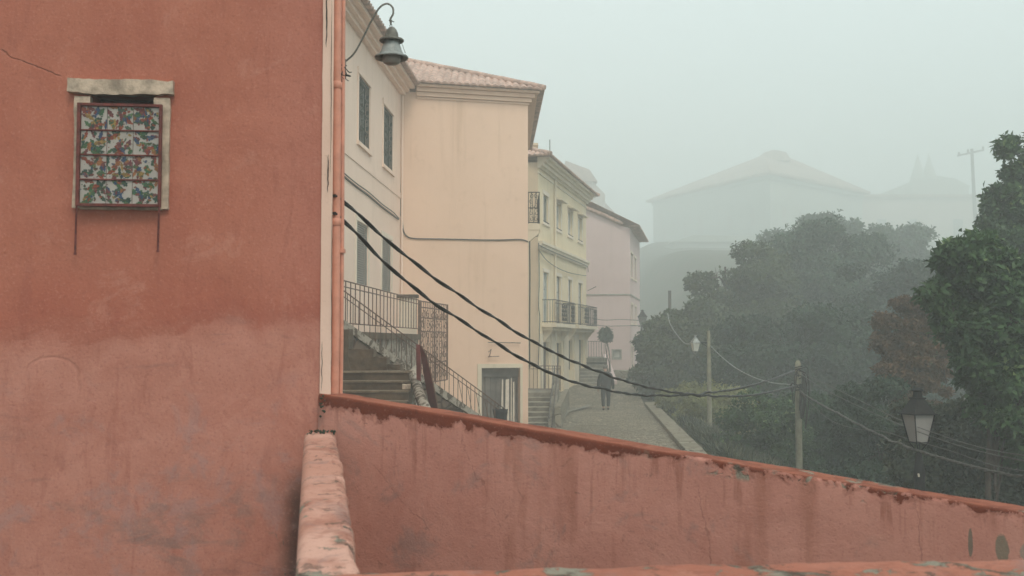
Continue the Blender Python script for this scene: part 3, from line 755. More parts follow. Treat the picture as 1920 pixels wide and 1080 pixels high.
def tile_face(b, E0, E1, inward, pitch, run, left='hip', right='hip', pitch_w=.22, mi=0):
    """tiled slope above the eave E0-E1; columns of barrel tiles run up the slope"""
    E0, E1 = Vector(E0), Vector(E1); L = (E1-E0).length; t = (E1-E0)/L; inw = Vector((inward[0], inward[1], 0)).normalized()
    up = (inw*math.cos(pitch)+Vector((0, 0, 1))*math.sin(pitch)); nr = (Vector((0, 0, 1))*math.cos(pitch)-inw*math.sin(pitch))
    nu = max(8, int(L/pitch_w)*6); maxl = run/math.cos(pitch); nvv = 8
    vs = []
    for i in range(nu+1):
        u = L*i/nu; R = run
        if left == 'hip': R = min(R, u)
        if right == 'hip': R = min(R, L-u)
        ph = (i % 6)/6; hgt = .055*abs(math.cos(math.pi*ph))-.01
        for j in range(nvv+1):
            l = R/math.cos(pitch)*j/nvv
            saw = .02*(1-((l/.42) % 1.0)) if j else .02
            vs.append(E0+t*u+up*l+nr*(hgt+saw))
    k = nvv+1
    b.add(vs, [(i*k+j, (i+1)*k+j, (i+1)*k+j+1, i*k+j+1) for i in range(nu) for j in range(nvv)], mi, False)
    # front lips: half-round ends of the lowest tiles
    lv = []
    for i in range(nu+1): lv += [vs[i*k], vs[i*k]-nr*.05-up*.0]
    b.add(lv, [(2*i, 2*i+2, 2*i+3, 2*i+1) for i in range(nu)], mi)
def hip_roof(b, O, d, q, L, W, z, pitch, mi=0):
    """O eave corner, d along the length L, q inward for the width W"""
    O = Vector((O[0], O[1], z)); d = Vector((d[0], d[1], 0)).normalized(); q = Vector((q[0], q[1], 0)).normalized()
    r = min(L, W)/2
    tile_face(b, O, O+d*L, q, pitch, r, mi=mi); tile_face(b, O+d*L+q*W, O+q*W, -q, pitch, r, mi=mi)
    tile_face(b, O+q*W, O, d, pitch, r, mi=mi); tile_face(b, O+d*L, O+d*L+q*W, -d, pitch, r, mi=mi)
    # flat underside and ridge tiles
    c = [O, O+d*L, O+d*L+q*W, O+q*W]; b.add(c+[p+Vector((0, 0, .035)) for p in c], [(0, 3, 2, 1), (0, 1, 5, 4), (1, 2, 6, 5), (2, 3, 7, 6), (3, 0, 4, 7)], mi)
    h = Vector((0, 0, r*math.tan(pitch)+.05))
    if L >= W: R0, R1 = O+d*r+q*r+h, O+d*(L-r)+q*r+h; ends = [(c[0], R0), (c[3], R0), (c[1], R1), (c[2], R1)]
    else: R0, R1 = O+d*r+q*r+h, O+d*r+q*(W-r)+h; ends = [(c[0], R0), (c[1], R0), (c[3], R1), (c[2], R1)]
    if (R1-R0).length > .05: b.tube([R0, R1], .10, 8, mi=mi)
    for p, r1 in ends:
        n = 12; b.tube([p+Vector((0, 0, .06))+(r1-p-Vector((0, 0, .06)))*i/n for i in range(n+1)], [.085+.012*(i % 2) for i in range(n+1)], 8, mi=mi)
def railing(parent, P0, P1, h, spacing=.13, r=.008, rails=(1.0, .06), mat='iron', rh=None, name='railing', post=.014):
    """straight or raked railing from P0 to P1 (foot points); balusters are parts of it"""
    P0, P1 = Vector(P0), Vector(P1); b = MB(); Z = Vector((0, 0, 1))
    for k in rails: b.tube([P0+Z*h*k, P1+Z*h*k], (rh or r*1.4) if k > .9 else r*1.1, 6)
    for p in (P0, P1): b.tube([p, p+Z*h], post, 6)
    rail = b.build(name, M[mat], parent)
    hl = math.hypot((P1-P0).x, (P1-P0).y); n = int(hl/spacing); proto = None
    for i in range(1, n):
        p = P0+(P1-P0)*i/n
        if proto is None:
            bb = MB(); bb.tube([p+Z*h*min(rails), p+Z*h*1.0], r, 5); proto = bb.build('baluster', M[mat], rail); p0 = p
        else: clone(proto, p-p0, rail)
    return rail
def steps(parent, F, width, n, run, rise, z_top, mat='step', edge='step_edge', w0=0, wear=.008, name='steps'):
    """flight seen from the front: step 0 is the top; F.n points down the flight"""
    b = MB(); e = MB()
    for i in range(n):
        z = z_top-rise*i; a = w0+run*i
        b.fbox(F, 0, width, a-run*1.0, a, z-rise-(.3), z-.028)
        m = max(4, int(width/.12))
        for k in range(m):
            x0, x1 = width*k/m, width*(k+1)/m; j = wear*mn.noise(Vector((x0*2, i*3.1, 0)))
            e.fbox(F, x0, x1-.002, a-run, a+.022+j, z-.028, z+j*.5)
    s = b.build(name, M[mat], parent); e.build('tread', M[edge], s); return s
def scrolls(b, F, u0, u1, z0, z1, w, rnd, r=.006, n=3, m=5):
    """wrought iron C and S scrolls filling a panel"""
    du, dz = (u1-u0)/n, (z1-z0)/m
    for i in range(n):
        for j in range(m):
            cu_, cz_ = u0+du*(i+.5), z0+dz*(j+.5); R = min(du, dz)*.48; s = 1 if (i+j) % 2 else -1
            P = [F.p(cu_+s*R*(1-.07*k)*math.cos(k*.62+1.57)*du/min(du, dz)*.9, w, cz_+R*(1-.07*k)*math.sin(k*.62+1.57)*dz/min(du, dz)*.9) for k in range(11)]
            b.tube(P, r, 5)
# ------------------------------------------------------------------ cream house (left side, runs away from the camera)
ha = thing('cream_house', 'cream rendered house with grilled windows and tiled eaves behind the drainpipe', 'house', (-3.8, 24, -2.6))
FA = Frame((-3.36, 32, 0), (-.06, -1, 0)); FA.n = Vector((1, -.06, 0)).normalized()
def fa_u(px):
    k = (px-960)/F_PX; Y = (-3.36-.06*(-32)*-1-0)/(1)  # placeholder, replaced below
    # X=-3.36-.06*(32-Y), X=kY
    Y = (-3.36-.06*32)/(k-.06); return (32-Y)*math.hypot(1, .06)
OA = []
for (pa, pb) in ((690.5, 669), (734.5, 716.5)):
    OA.append((fa_u(pa), fa_u(pb), 4.84, 6.5))
OS = [(fa_u(689), fa_u(667), 1.38, 2.90), (fa_u(733), fa_u(715), 1.38, 2.86)]
b = MB(); facade(b, FA, 17, -2.9, 7.55, OA+OS, .14)
b.quad(FA.p(0, 0, -2.9), FA.p(0, -8, -2.9), FA.p(0, -8, 7.5), FA.p(0, 0, 7.5)); b.quad(FA.p(17, -8, -2.9), FA.p(17, 0, -2.9), FA.p(17, 0, 7.5), FA.p(17, -8, 7.5))
b.quad(FA.p(0, -8, -2.9), FA.p(17, -8, -2.9), FA.p(17, -8, 7.5), FA.p(0, -8, 7.5)); b.build('wall', M['A'], ha)
for i, o in enumerate(OA):
    w = window(ha, FA, o, 'green_iron', 'curtain', 'A', sw=.13, mull=1, bars=2, depth=.11)
    b = MB(); u0, u1, z0, z1 = o; nb = 9
    for k in range(nb+1):
        u = u0+.03+(u1-u0-.06)*k/nb; b.tube([FA.p(u, -.02, z0), FA.p(u, -.02, z1)], .012, 5)
    for z in (z0+.04, z0+(z1-z0)*.25, z0+(z1-z0)*.5, z0+(z1-z0)*.75, z1-.04): b.fbox(FA, u0, u1, -.035, -.015, z-.012, z+.012)
    rg = random.Random(i)
    scrolls(b, FA, u0+.05, u1-.05, z0+.25, z1-.2, -.022, rg, .010, 4, 6)
    b.build('grille', M['green_iron'], w)
for o in OS:
    b = MB(); u0, u1, z0, z1 = o; n = 26
    b.fbox(FA, u0, u0+.05, -.06, -.02, z0, z1); b.fbox(FA, u1-.05, u1, -.06, -.02, z0, z1); b.fbox(FA, u0+.05, u1-.05, -.06, -.022, z1-.05, z1)
    for k in range(n):
        z = z0+(z1-.05-z0)*k/n; p = [FA.p(u0+.05, -.055, z+.04), FA.p(u1-.05, -.055, z+.04), FA.p(u1-.05, -.022, z), FA.p(u0+.05, -.022, z)]
        b.prism(p, (0, 0, .012))
    s = b.build('shutter', M['shutter'], ha)
    b = MB(); b.fbox(FA, u0-.12, u0-.001, -.01, .022, z0, z1); b.fbox(FA, u1+.001, u1+.12, -.01, .022, z0, z1); b.fbox(FA, u0-.12, u1+.12, -.01, .026, z1+.001, z1+.13); b.build('surround', M['trim_w'], s)
    b = MB(); b.quad(FA.p(u0, -.10, z0), FA.p(u1, -.10, z0), FA.p(u1, -.10, z1), FA.p(u0, -.10, z1)); b.build('backing', M['door'], s)
b = MB()
for (w1, z0, z1) in ((.14, 7.42, 7.52), (.26, 7.52, 7.62), (.42, 7.62, 7.71)): b.fbox(FA, .02, 17, -.02, w1, z0, z1)
b.fbox(FA, 0.02, 17, .001, .02, 4.28, 4.44)
b.build('cornice', M['A'], ha)
b = MB(); E0 = FA.p(-.3, .56, 7.72); E1 = FA.p(17, .56, 7.72)
tile_face(b, E1, E0, -FA.n, rad(24), 4.5, 'gable', 'gable'); b.prism([E0, E1, E1-FA.n*9, E0-FA.n*9], (0, 0, .03)); b.build('roof', M['roof'], ha)
b = MB(); b.tube([FA.p(.10, .06, -1.2), FA.p(.10, .06, 7.4)], .03, 8); b.build('downpipe', M['A'], ha)

# cable bundles clipped along the cream and apricot walls
wc = thing('wall_cable', 'brown cable bundle clipped along the cream house wall and across the apricot wall', 'cable', FA.p(5, .03, 3.2))
P = [(632, 316), (645, 331), (668, 350), (690, 366), (715, 387), (735, 402), (747, 411)]
def onA(px, py, w=.035):
    k = (px-960)/F_PX; Y = (-3.36-.06*32+w)/(k-.06); return pt(px, py, Y)
b = MB(); pa = [onA(*p) for p in P]; rr = random.Random(5)
b.tube(spline(pa, 5), .024, 6); b.tube(spline([p+Vector((.02, 0, .05+rr.uniform(-.03, .03))) for p in pa], 5), .014, 6)
b.build('cable_run', M['cable_grey'], wc)
FB = Frame((-3.36, 32, 0), (3.8, 1, 0)); FB.n = Vector((1, -3.8, 0)).normalized(); LB = math.hypot(3.86, 1.01)
def fb_u(px):
    k = (px-960)/F_PX; t = (k*32+3.36)/(3.8-k); return t*math.hypot(3.8, 1)
def onB(px, py, w=.03):
    u = fb_u(px); return pt(px, py, 32+u/math.hypot(3.8, 1)-w)
b = MB(); b.tube(spline([onB(752, 404), onB(754, 412), onB(756, 430), onB(761, 441), onB(775, 447), onB(820, 448), (onB(870, 449)), onB(930, 450), onB(975, 449), onB(990, 453)], 5), .02, 6)
b.build('cable_run', M['cable_grey'], wc); b = MB(); b.tube(spline([onB(750, 180), onB(750, 300), onB(751, 404)], 4), .016, 6)
b.build('cable_run', M['cable_grey'], wc); b = MB(); b.tube([onB(915, 642, .08), onB(976, 643, .08)], .012, 6)
b.build('cable_run', M['cable_grey'], wc)

# ------------------------------------------------------------------ apricot house (big blank wall facing the camera)
hb = thing('apricot_house', 'tall apricot house with a blank end wall and hipped clay tile roof', 'house', (-1.4, 33, -2.7))
OD = (fb_u(903), fb_u(975), -3.0, pt(940, 690, 32.7).z)
b = MB(); facade(b, FB, LB, -3.0, 7.55, [OD], .35)
Pc = FB.p(LB, 0, 0); bk = Vector((-.02, 1, 0)).normalized(); WB = 9.5
b.quad(Pc+Vector((0, 0, -3)), Pc+bk*WB+Vector((0, 0, -3)), Pc+bk*WB+Vector((0, 0, 7.55)), Pc+Vector((0, 0, 7.55)))
Pl = FB.p(-5, 0, 0); b.quad(Pc+bk*WB+Vector((0, 0, -3)), Pl+bk*WB+Vector((0, 0, -3)), Pl+bk*WB+Vector((0, 0, 7.55)), Pc+bk*WB+Vector((0, 0, 7.55)))
b.build('wall', M['B'], hb)
b = MB()
for (w1, z0, z1) in ((.04, 7.36, 7.41), (.10, 7.43, 7.55), (.18, 7.56, 7.68), (.30, 7.69, 7.76)):
    b.fbox(FB, .45, LB+w1, -.02, w1, z0, z1); q = FB.p(LB, 0, 0); b.hexa([q+Vector((-.02, .0, z0)), q+Vector((w1, 0, z0)), q+Vector((w1-.1, WB, z0)), q+Vector((-.12, WB, z0)), q+Vector((-.02, .0, z1-.003)), q+Vector((w1, 0, z1-.003)), q+Vector((w1-.1, WB, z1-.003)), q+Vector((-.12, WB, z1-.003))])
b.build('cornice', M['B'], hb)
b = MB(); O = FB.p(LB+.42, .42, 0); hip_roof(b, (O.x, O.y), -FB.d, bk, 11, WB+.9, 7.78, rad(21)); b.build('roof', M['roof'], hb)
b = MB(); s = .13; u0, u1, z0, z1 = OD
b.fbox(FB, u0-s, u0-.001, -.02, .03, z0, z1); b.fbox(FB, u1+.001, u1+s*.6, -.02, .03, z0, z1); b.fbox(FB, u0-s, u1+s*.6, -.02, .034, z1+.001, z1+s); dr = b.build('doorway', M['trim'], hb)
b = MB(); n = 7
for k in range(n):
    a, c = u0+(u1-u0)*k/n, u0+(u1-u0)*(k+1)/n; b.fbox(FB, a+.006, c-.006, -.34, -.28+.02*(k % 2), z0, z1-.28)
b.fbox(FB, u0, u1, -.30, -.2, z1-.28, z1); b.build('door_boards', M['door'], dr)
b = MB()
for (pa, pb, pt_) in ((940, 946, 711), (949, 957, 711), (959, 962, 709), (963, 967, 716)):
    ua, ub = fb_u(pa), fb_u(pb); zt = pt(950, pt_, 32.8).z; b.prism([FB.p(ua, -.15, z0), FB.p(ub, -.15, z0), FB.p(ub-.01, -.15, zt), FB.p(ua+.06 if pa == 940 else ua+.02, -.15, zt-.02)], FB.n*.02)
b.build('curtain_strip', M['strip'], dr)
b = MB(); b.tube([onB(918, 668, .12), onB(921, 655, .12), onB(916, 660, .2)], .012, 6); b.tube([onB(915, 669, .12), onB(936, 668, .12)], .012, 6); b.build('wall_hook', M['brown_iron'], hb)
# little street balcony on its side
bx = pt(990, 400, 34.2).x; b = MB(); z0 = pt(990, 432, 34.2).z; z1 = z0+.20
b.box(bx-.1, bx+.38, 34.0, 36.4, z0, z1); b.prism([(bx-.1, 34.02, z0), (bx+.36, 34.02, z0), (bx+.34, 34.02, z0-.12), (bx, 34.02, z0-.40), (bx-.1, 34.02, z0-.40)], (0, .35, 0)); bal = b.build('balcony', M['trim'], hb)
Fb_ = Frame((bx, 34.04, 0), (1, 0, 0)); b = MB(); zt = pt(990, 361, 34.1).z
for z in (z1+.04, z1+(zt-z1)*.5, zt): b.fbox(Fb_, -.0, .37, -.012, .012, z-.014, z+.014)
for u in (.01, .36): b.fbox(Fb_, u-.012, u+.012, -.014, .014, z1, zt)
scrolls(b, Fb_, .03, .34, z1+.06, zt-.03, 0, None, .010, 2, 5)
for k in range(1, 5): b.tube([Fb_.p(.37*k/5+.03*(-1)**k, 0, z1+.05), Fb_.p(.37*k/5-.03*(-1)**k, 0, zt)], .008, 5)
for z in (z1+.04, zt): b.box(bx+.35, bx+.375, 34.06, 36.4, z-.012, z+.012)
for k in range(18): b.tube([(bx+.36, 34.15+k*.125, z1), (bx+.36, 34.15+k*.125, zt)], .008, 5)
b.build('railing', M['iron'], bal)

# ------------------------------------------------------------------ terrace and stairs in front of the cream house
GZ = .17
te = thing('raised_terrace', 'raised stone terrace with dark edge along the foot of the cream house', 'terrace', (-3, 24, -2.6))
def RL(Y): return -2.45-.06*(28-Y)
b = MB(); lo = -2.9
b.prism([(RL(15), 15, lo), (RL(28), 28, lo), (RL(28)-1.3, 28, lo), (RL(15)-1.5, 15, lo)], (0, 0, GZ-.14-lo)); b.build('wall', M['whitewash'], te)
b = MB(); b.prism([(RL(14.9)+.06, 14.9, GZ-.14), (RL(28)+.06, 28.05, GZ-.14), (RL(28)-1.3, 28.05, GZ-.14), (RL(15)-1.5, 14.9, GZ-.14)], (0, 0, .14)); b.build('slab', M['step'], te)
b = MB(); PX = pt(766, 580, 28.2).x; b.box(PX-.24, PX+.20, 28.06, 28.4, -2.9, pt(766, 558, 28).z); pl = b.build('pillar', M['trim_w'], te)
b = MB(); b.box(PX-.30, PX+.25, 28.0, 28.46, pt(766, 558, 28).z+.001, pt(766, 552, 28).z); b.build('cap', M['step'], pl)
rt = thing('terrace_railing', 'thin brown iron railing standing on the terrace edge below the cream house', 'railing', (-2.8, 22, GZ))
railing(rt, (RL(17), 17, GZ), (RL(28), 28, GZ), .90, .42, .011, (1.0, .88, .16), 'brown_iron', .014, post=.02)
gf = thing('ornate_fence', 'ornate brown wrought iron grille fence between the stone pillar and apricot wall', 'fence', (-2.2, 30, -1.2))
GA = Vector((-2.45, 28.5, 0)); GB = Vector((-1.92, 31.7, 0)); FG = Frame(GA, GB-GA); LG = (GB-GA).length
b = MB(); z0, z1 = -1.15, 1.06
for z in (z0, z0+.55, .25, .62, z1-.16, z1): b.fbox(FG, 0, LG, -.012, .012, z-.016, z+.016)
for u in (0, LG*.5, LG): b.fbox(FG, u-.02, u+.02, -.02, .02, z0, z1+.02)
fr_ = b.build('frame', M['brown_iron'], gf)
b = MB(); n = 15
for k in range(n): u = LG*(k+.5)/n; b.tube([FG.p(u, 0, z0), FG.p(u, 0, z1)], .011, 5)
scrolls(b, FG, 0.05, LG-.05, z0+.05, z1-.2, .0, None, .011, 6, 7)
rr = random.Random(3)
for k in range(34):
    u = rr.uniform(.1, LG-.3); z = rr.uniform(z0+.1, z1-.4); b.tube(spline([FG.p(u, .02, z), FG.p(u+rr.uniform(-.15, .2), .02, z+.12), FG.p(u+rr.uniform(-.1, .25), .02, z+.28)], 3), .010, 4)
b.build('scrollwork', M['brown_iron'], gf)

# flight that drops to the right, seen from its side
st = thing('side_staircase', 'dark stone staircase dropping to the right beneath the raked iron handrail', 'staircase', (-2, 20, -2.6))
S0 = Vector((-2.97, 18.3, .375)); S1 = pt(900, 782, 22.2); sdv = S1-S0; FS = Frame((S0.x, S0.y, 0), (sdv.x, sdv.y, 0))
if FS.n.y > 0: FS.n = -FS.n
HL = math.hypot(sdv.x, sdv.y); slope = sdv.z/HL; nst = 15; HL2 = HL*1.3
b = MB(); e = MB(); run = HL2/nst
for i in range(nst):
    z = S0.z+slope*run*(i+.5)-.10; u = run*i
    b.fbox(FS, u, u+run, -1.1, -.02, -3.0, z-.03); e.fbox(FS, u-.03, u+run-.002, -1.1, .015, z-.03, z)
s_ = b.build('steps', M['rubble'], st); e.build('tread', M['step_edge'], s_)
b = MB()   # outer stringer: thin crumbling whitewashed band
n = 60
for i in range(n):
    u0, u1 = HL2*i/n, HL2*(i+1)/n; f = lambda u: S0.z+slope*u-.05; j0, j1 = .035*mn.noise(Vector((u0*3, 0, 1))), .035*mn.noise(Vector((u1*3, 0, 1)))
    b.hexa([FS.p(u0, .09, f(u0)-.10+j0), FS.p(u1, .09, f(u1)-.10+j1), FS.p(u1, .02, f(u1)-.10+j1), FS.p(u0, .02, f(u0)-.10+j0), FS.p(u0, .09, f(u0)+.045), FS.p(u1, .09, f(u1)+.045), FS.p(u1, .02, f(u1)+.045), FS.p(u0, .02, f(u0)+.045)])
b.build('stringer', M['whitewash'], st)
b = MB()   # rough stone side
n = 30; z_ = lambda u: S0.z+slope*u-.16
for i in range(n):
    u0, u1 = HL2*i/n, HL2*(i+1)/n
    b.hexa([FS.p(u0, .05+.02*mn.noise(Vector((u0*5, 0, 0))), -3), FS.p(u1, .05, -3), FS.p(u1, .0, -3), FS.p(u0, .0, -3), FS.p(u0, .05, z_(u0)), FS.p(u1, .05, z_(u1)), FS.p(u1, 0, z_(u1)), FS.p(u0, 0, z_(u0))])
b.build('side_wall', M['rubble'], st)
hr = thing('stair_handrail', 'raked brown iron handrail with balusters descending in front of the side staircase', 'railing', S0)
T1 = FS.p(HL2*.935, .05, 0); Lr = HL2*.935
rl_ = railing(hr, FS.p(0, .055, S0.z-.01), FS.p(Lr, .055, S0.z-.01+slope*Lr), .52, .155, .0075, (1.0, .80, .03), 'brown_iron', .011, post=.014)
b = MB()
for k in range(5):
    u = Lr*(.66+.06*k); z = S0.z+slope*u; b.tube([FS.p(u, .055, z+.40), FS.p(u+.18, .055, z-.10)], .006, 5)
b.build('brace', M['brown_iron'], rl_)
# front flight
fs = thing('front_steps', 'broad worn dark steps facing the viewer beside the drainpipe', 'steps', (-2.3, 16, -2.6))
FF = Frame((-3.6, 17.3, 0), (1, 0, 0))
steps(fs, FF, 3.6+pt(770, 700, 17).x, 8, .30, .143, pt(700, 697, 17).z, 'step', 'step_edge')
b = MB(); P = [pt(774, 700, 17.4), pt(781, 722, 17.0), pt(790, 750, 16.4), pt(803, 780, 15.8), pt(815, 805, 15.4)]
b.tube([P[0]+Vector((.0, .6, .06))]+P, [.06, .075, .08, .085, .09, .095], 10); b.box(P[0].x-.35, P[0].x+.05, 17.31, 18.3, -2.9, pt(700, 698, 17).z-.03)
b.build('kerb_stone', M['whitewash'], fs)
b = MB(); rough_box(b, Frame((pt(764, 727, 16.6).x-.09, 16.75, 0), (1, 0, 0)), 0, .13, 0, .06, pt(764, 729, 16.7).z, pt(764, 720, 16.7).z, amp=.012)
tag(b.build('loose_stone', M['limestone']), 'small pale stone lying on the broad dark steps', 'stone')
# jagged steps rising behind on the left
b = MB(); y_ = 17.9
for (x0, x1, yt, yb) in ((600, 655, 618, 700), (655, 700, 655, 700), (676, 726, 670, 700), (700, 750, 684, 700)):
    q0, q1 = pt(x0, yt, y_), pt(x1, yb, y_); rough_box(b, Frame((q0.x, y_-.02*(x0 % 7), 0), (1, 0, 0)), 0, q1.x-q0.x, -.5, 0, q1.z-.1, q0.z, amp=.02, seed=x0)
b.build('broken_steps', M['step'], fs)
# maroon sheet panel
mp = thing('metal_panel', 'maroon sheet metal panel leaning against the raked stair handrail', 'metal panel', pt(800, 770, 16.6))
def sheet(pts, Y, th=.02): 
    bb = MB(); bb.prism([pt(x, y, Y+dy) for x, y, dy in pts], (0, th, 0)); return bb
bb = MB(); LEFT = [(787, 648), (789, 668), (794, 700), (800, 735), (806, 770), (808, 800)]; RIGHT = [(791, 649), (800, 668), (808, 700), (815, 735), (822, 770), (826, 800)]
for i in range(5):
    bb.hexa([pt(*LEFT[i+1], 16.7), pt(*RIGHT[i+1], 16.5), pt(*RIGHT[i+1], 16.53), pt(*LEFT[i+1], 16.73), pt(*LEFT[i], 16.7), pt(*RIGHT[i], 16.5), pt(*RIGHT[i], 16.53), pt(*LEFT[i], 16.73)])
bb.build('sheet', M['maroon'], mp)
bb = MB(); bb.tube([pt(x, y, 16.49) for x, y in RIGHT], .012, 6); bb.build('edge_tube', M['brown_iron'], mp)
bb = MB(); bb.prism([pt(780, 646, 16.8), pt(788, 646, 16.8), pt(789, 715, 16.8), pt(781, 712, 16.8)], (0, .03, 0)); bb.build('post', M['maroon'], mp)
# dark bag hanging on the rail end
pb_ = pt(938, 790, 22.7); bg_ = thing('rubbish_bag', 'black rubbish bag hanging at the lower end of the stair handrail', 'bag', pb_)
b = MB(); pr = [(.10, -.30), (.135, -.22), (.14, -.1), (.13, 0), (.15, .12), (.17, .20), (.135, .19), (.08, .12), (.001, .10)]
vs = []; n = 20
for r, z in pr:
    for k in range(n):
        a = 2*math.pi*k/n; q = 1+.16*mn.noise(Vector((math.cos(a)*2, math.sin(a)*2, z*6))); vs.append(pb_+Vector((r*q*math.cos(a), r*q*.8*math.sin(a), z+.06+.03*mn.noise(Vector((math.cos(a)*3, math.sin(a)*3, 9))))))
b.add(vs, [(i*n+k, i*n+(k+1) % n, (i+1)*n+(k+1) % n, (i+1)*n+k) for i in range(len(pr)-1) for k in range(n)], 0, True); b.build('sack', M['bag'], bg_)
b = MB(); b.tube(spline([pb_+Vector((-.12, 0, .2)), pb_+Vector((-.02, 0, .34)), pb_+Vector((.12, 0, .2))], 5), .006, 5); b.build('handle', M['bag'], bg_)

# ------------------------------------------------------------------ middle staircase beside the apricot house
ms = thing('middle_staircase', 'grey stone steps climbing to a landing between the apricot and yellow houses', 'staircase', (1.2, 34, -2.6))
FM = Frame((pt(965, 733, 36).x-.02, 35.6, 0), (1, 0, 0)); zt = pt(1000, 735, 35.7).z
steps(ms, FM, 1.32, 10, .30, .145, zt, 'step_grey', 'step_grey_edge')
b = MB(); b.box(.0, 1.45, 35.35, 38.5, -2.9, zt-.002); b.build('landing', M['step_grey'], ms)
b = MB(); x0 = pt(1040, 700, 36).x
pa = [(1.42, 36.2, -.95), (1.42, 36.2, -2.9)]
b.hexa([(1.05, 32.3, -3), (1.27, 32.3, -3), (1.62, 36.6, -3), (1.40, 36.6, -3), (1.05, 32.3, -2.75), (1.27, 32.3, -2.75), (1.62, 36.6, -1.15), (1.40, 36.6, -1.15)])
b.build('side_wall', M['step_grey'], ms)
b = MB(); b.tube([(1.09, 32.4, -2.45), (1.45, 36.4, -.86)], .02, 6); b.tube([(1.2, 32.4, -2.60), (1.57, 36.5, -1.0)], .018, 6)
for k in range(6): t = k/5; b.tube([(1.09+.36*t, 32.4+4*t, -2.75+1.6*t), (1.09+.36*t, 32.4+4*t, -2.45+1.59*t)], .014, 5)
b.build('handrail', M['cable_grey'], ms)
lr = thing('landing_railing', 'iron railing guarding the landing above the grey middle steps', 'railing', (.6, 37, zt))
y_ = 36.9; railing(lr, (pt(979, 730, y_).x, y_, zt), (pt(1050, 730, y_).x, y_-.1, zt), .84, .13, .010, (1.0, .88, .06), 'brown_iron', .014, post=.018)
b = MB()
n = 14
for i in range(n):
    y0, y1 = 32.6+.8*i, 33.4+.8*i; f = lambda y: 1.36+(y-32.6)*.075; zt_ = lambda y: -1.95+.025*(y-32.6) if y < 40 else street_z(y)+.35
    b.hexa([(f(y0)-.05, y0, -3), (f(y0)+.16, y0, -3), (f(y1)+.16, y1, -3), (f(y1)-.05, y1, -3), (f(y0)-.05, y0, -2.0), (f(y0)+.12, y0, -2.0), (f(y1)+.12, y1, -2.0+.02*(i > 6)), (f(y1)-.05, y1, -2.0+.02*(i > 6))])
tag(b.build('retaining_wall', M['rubble_pale']), 'rough stone retaining wall between the middle staircase and the cobbled street', 'wall')

# ------------------------------------------------------------------ yellow house
hc = thing('yellow_house', 'pale yellow three storey house with iron balconies and a deep cornice', 'house', (2.5, 50, -2.5))
FC = Frame((1.08, 44, 0), (.239, 1, 0)); FC.n = Vector((1, -.239, 0)).normalized(); LC = 12.1
def fc_u(px):
    k = (px-960)/F_PX; Y = (1.08-.239*44)/(k-.239); return (Y-44)*math.hypot(1, .239)
W1 = [(fc_u(a)+.1, fc_u(c)-.1, 5.02, 6.22) for a, c in ((1017.5, 1029), (1041, 1052.5), (1064.5, 1074), (1083.5, 1092))]
D1 = [(fc_u(a)+.05, fc_u(c)-.1, .78, 2.92) for a, c in ((1018, 1029), (1042.5, 1052.5), (1065, 1073), (1084, 1092.5))]
G1 = [(fc_u(1017.5), fc_u(1030)-.1, -2.9, -.06), (fc_u(1042.5), fc_u(1053.5)-.1, -2.9, -.1), (fc_u(1065.8), fc_u(1073.5), -1.4, .62-.45), (fc_u(1085), fc_u(1093.5), -2.6, .05)]
b = MB(); facade(b, FC, LC, -3, 7.4, W1+D1+G1, .18); b.build('wall', M['C'], hc)
b = MB(); e0 = FC.p(0, 0, 0); l = Vector((-7, -.3, 0))
b.quad(e0+l+Vector((0, 0, -3)), e0+Vector((0, 0, -3)), e0+Vector((0, 0, 7.4)), e0+l+Vector((0, 0, 7.4)))
e1 = FC.p(LC, 0, 0); b.quad(e1+Vector((0, 0, -3)), e1+l+Vector((0, 0, -3)), e1+l+Vector((0, 0, 7.4)), e1+Vector((0, 0, 7.4)))
b.quad(e1+l+Vector((0, 0, -3)), e0+l+Vector((0, 0, -3)), e0+l+Vector((0, 0, 7.4)), e1+l+Vector((0, 0, 7.4))); b.build('end_wall', M['Cend'], hc)
for i, o in enumerate(W1):
    w = window(hc, FC, o, 'grey_frame' if i == 0 else 'trim_w', 'glass' if i == 0 else 'curtain', 'trim_w', sw=.16, mull=1 if i == 0 else 0, depth=.08)
    if i: 
        b = MB(); u0, u1, z0, z1 = o; b.prism([FC.p(u0-.2, .03, z1+.22), FC.p(u0-.2, .35, z1+.10), FC.p(u0-.2, .35, z1+.06), FC.p(u0-.2, .03, z1+.12)], FC.d*(u1-u0+.4)); b.build('hood', M['trim'], w)
    b = MB(); b.tube([FC.p(o[0]-.05, .03, o[2]+.06), FC.p(o[1]+.05, .03, o[2]+.04)], .02, 5); b.build('clothes_bar', M['iron'], w)
for i, o in enumerate(D1): window(hc, FC, o, 'blue_frame' if i == 0 else 'door', 'curtain', 'trim_w', sw=.13, mull=1, bars=2, name='balcony_door', sill=False, depth=.08, label='blue framed balcony door' if i == 0 else None)
for i, o in enumerate(G1): window(hc, FC, o, 'door', 'door', None, mull=1 if i != 2 else 0, bars=1, name='door' if i != 2 else 'window', depth=.14)
for (u0, u1) in ((.15, .7), (G1[0][1]+.25, G1[1][0]-.25), (G1[1][1]+.3, G1[2][0]-.3), (G1[2][1]+.3, G1[3][0]-.3), (LC-.6, LC-.05)):
    if u1 > u0: b = MB(); b.fbox(FC, u0, u1, -.01, .07, -2.9, .30); b.build('pilaster', M['trim'], hc)
b = MB()
for (w1, z0, z1) in ((.05, 6.95, 7.02), (.12, 7.18, 7.26), (.24, 7.26, 7.40), (.36, 7.40, 7.52), (.50, 7.52, 7.62)): b.fbox(FC, -.05, LC+.05, -.02, w1, z0, z1)
b.build('cornice', M['trim'], hc)
b = MB()
for (w1, z0, z1) in ((.07, 3.80, 3.90), (.14, 3.90, 4.02), (.20, 4.02, 4.14)): b.fbox(FC, -.02, LC+.05, -.015, w1, z0, z1)
b.build('string_course', M['trim'], hc)
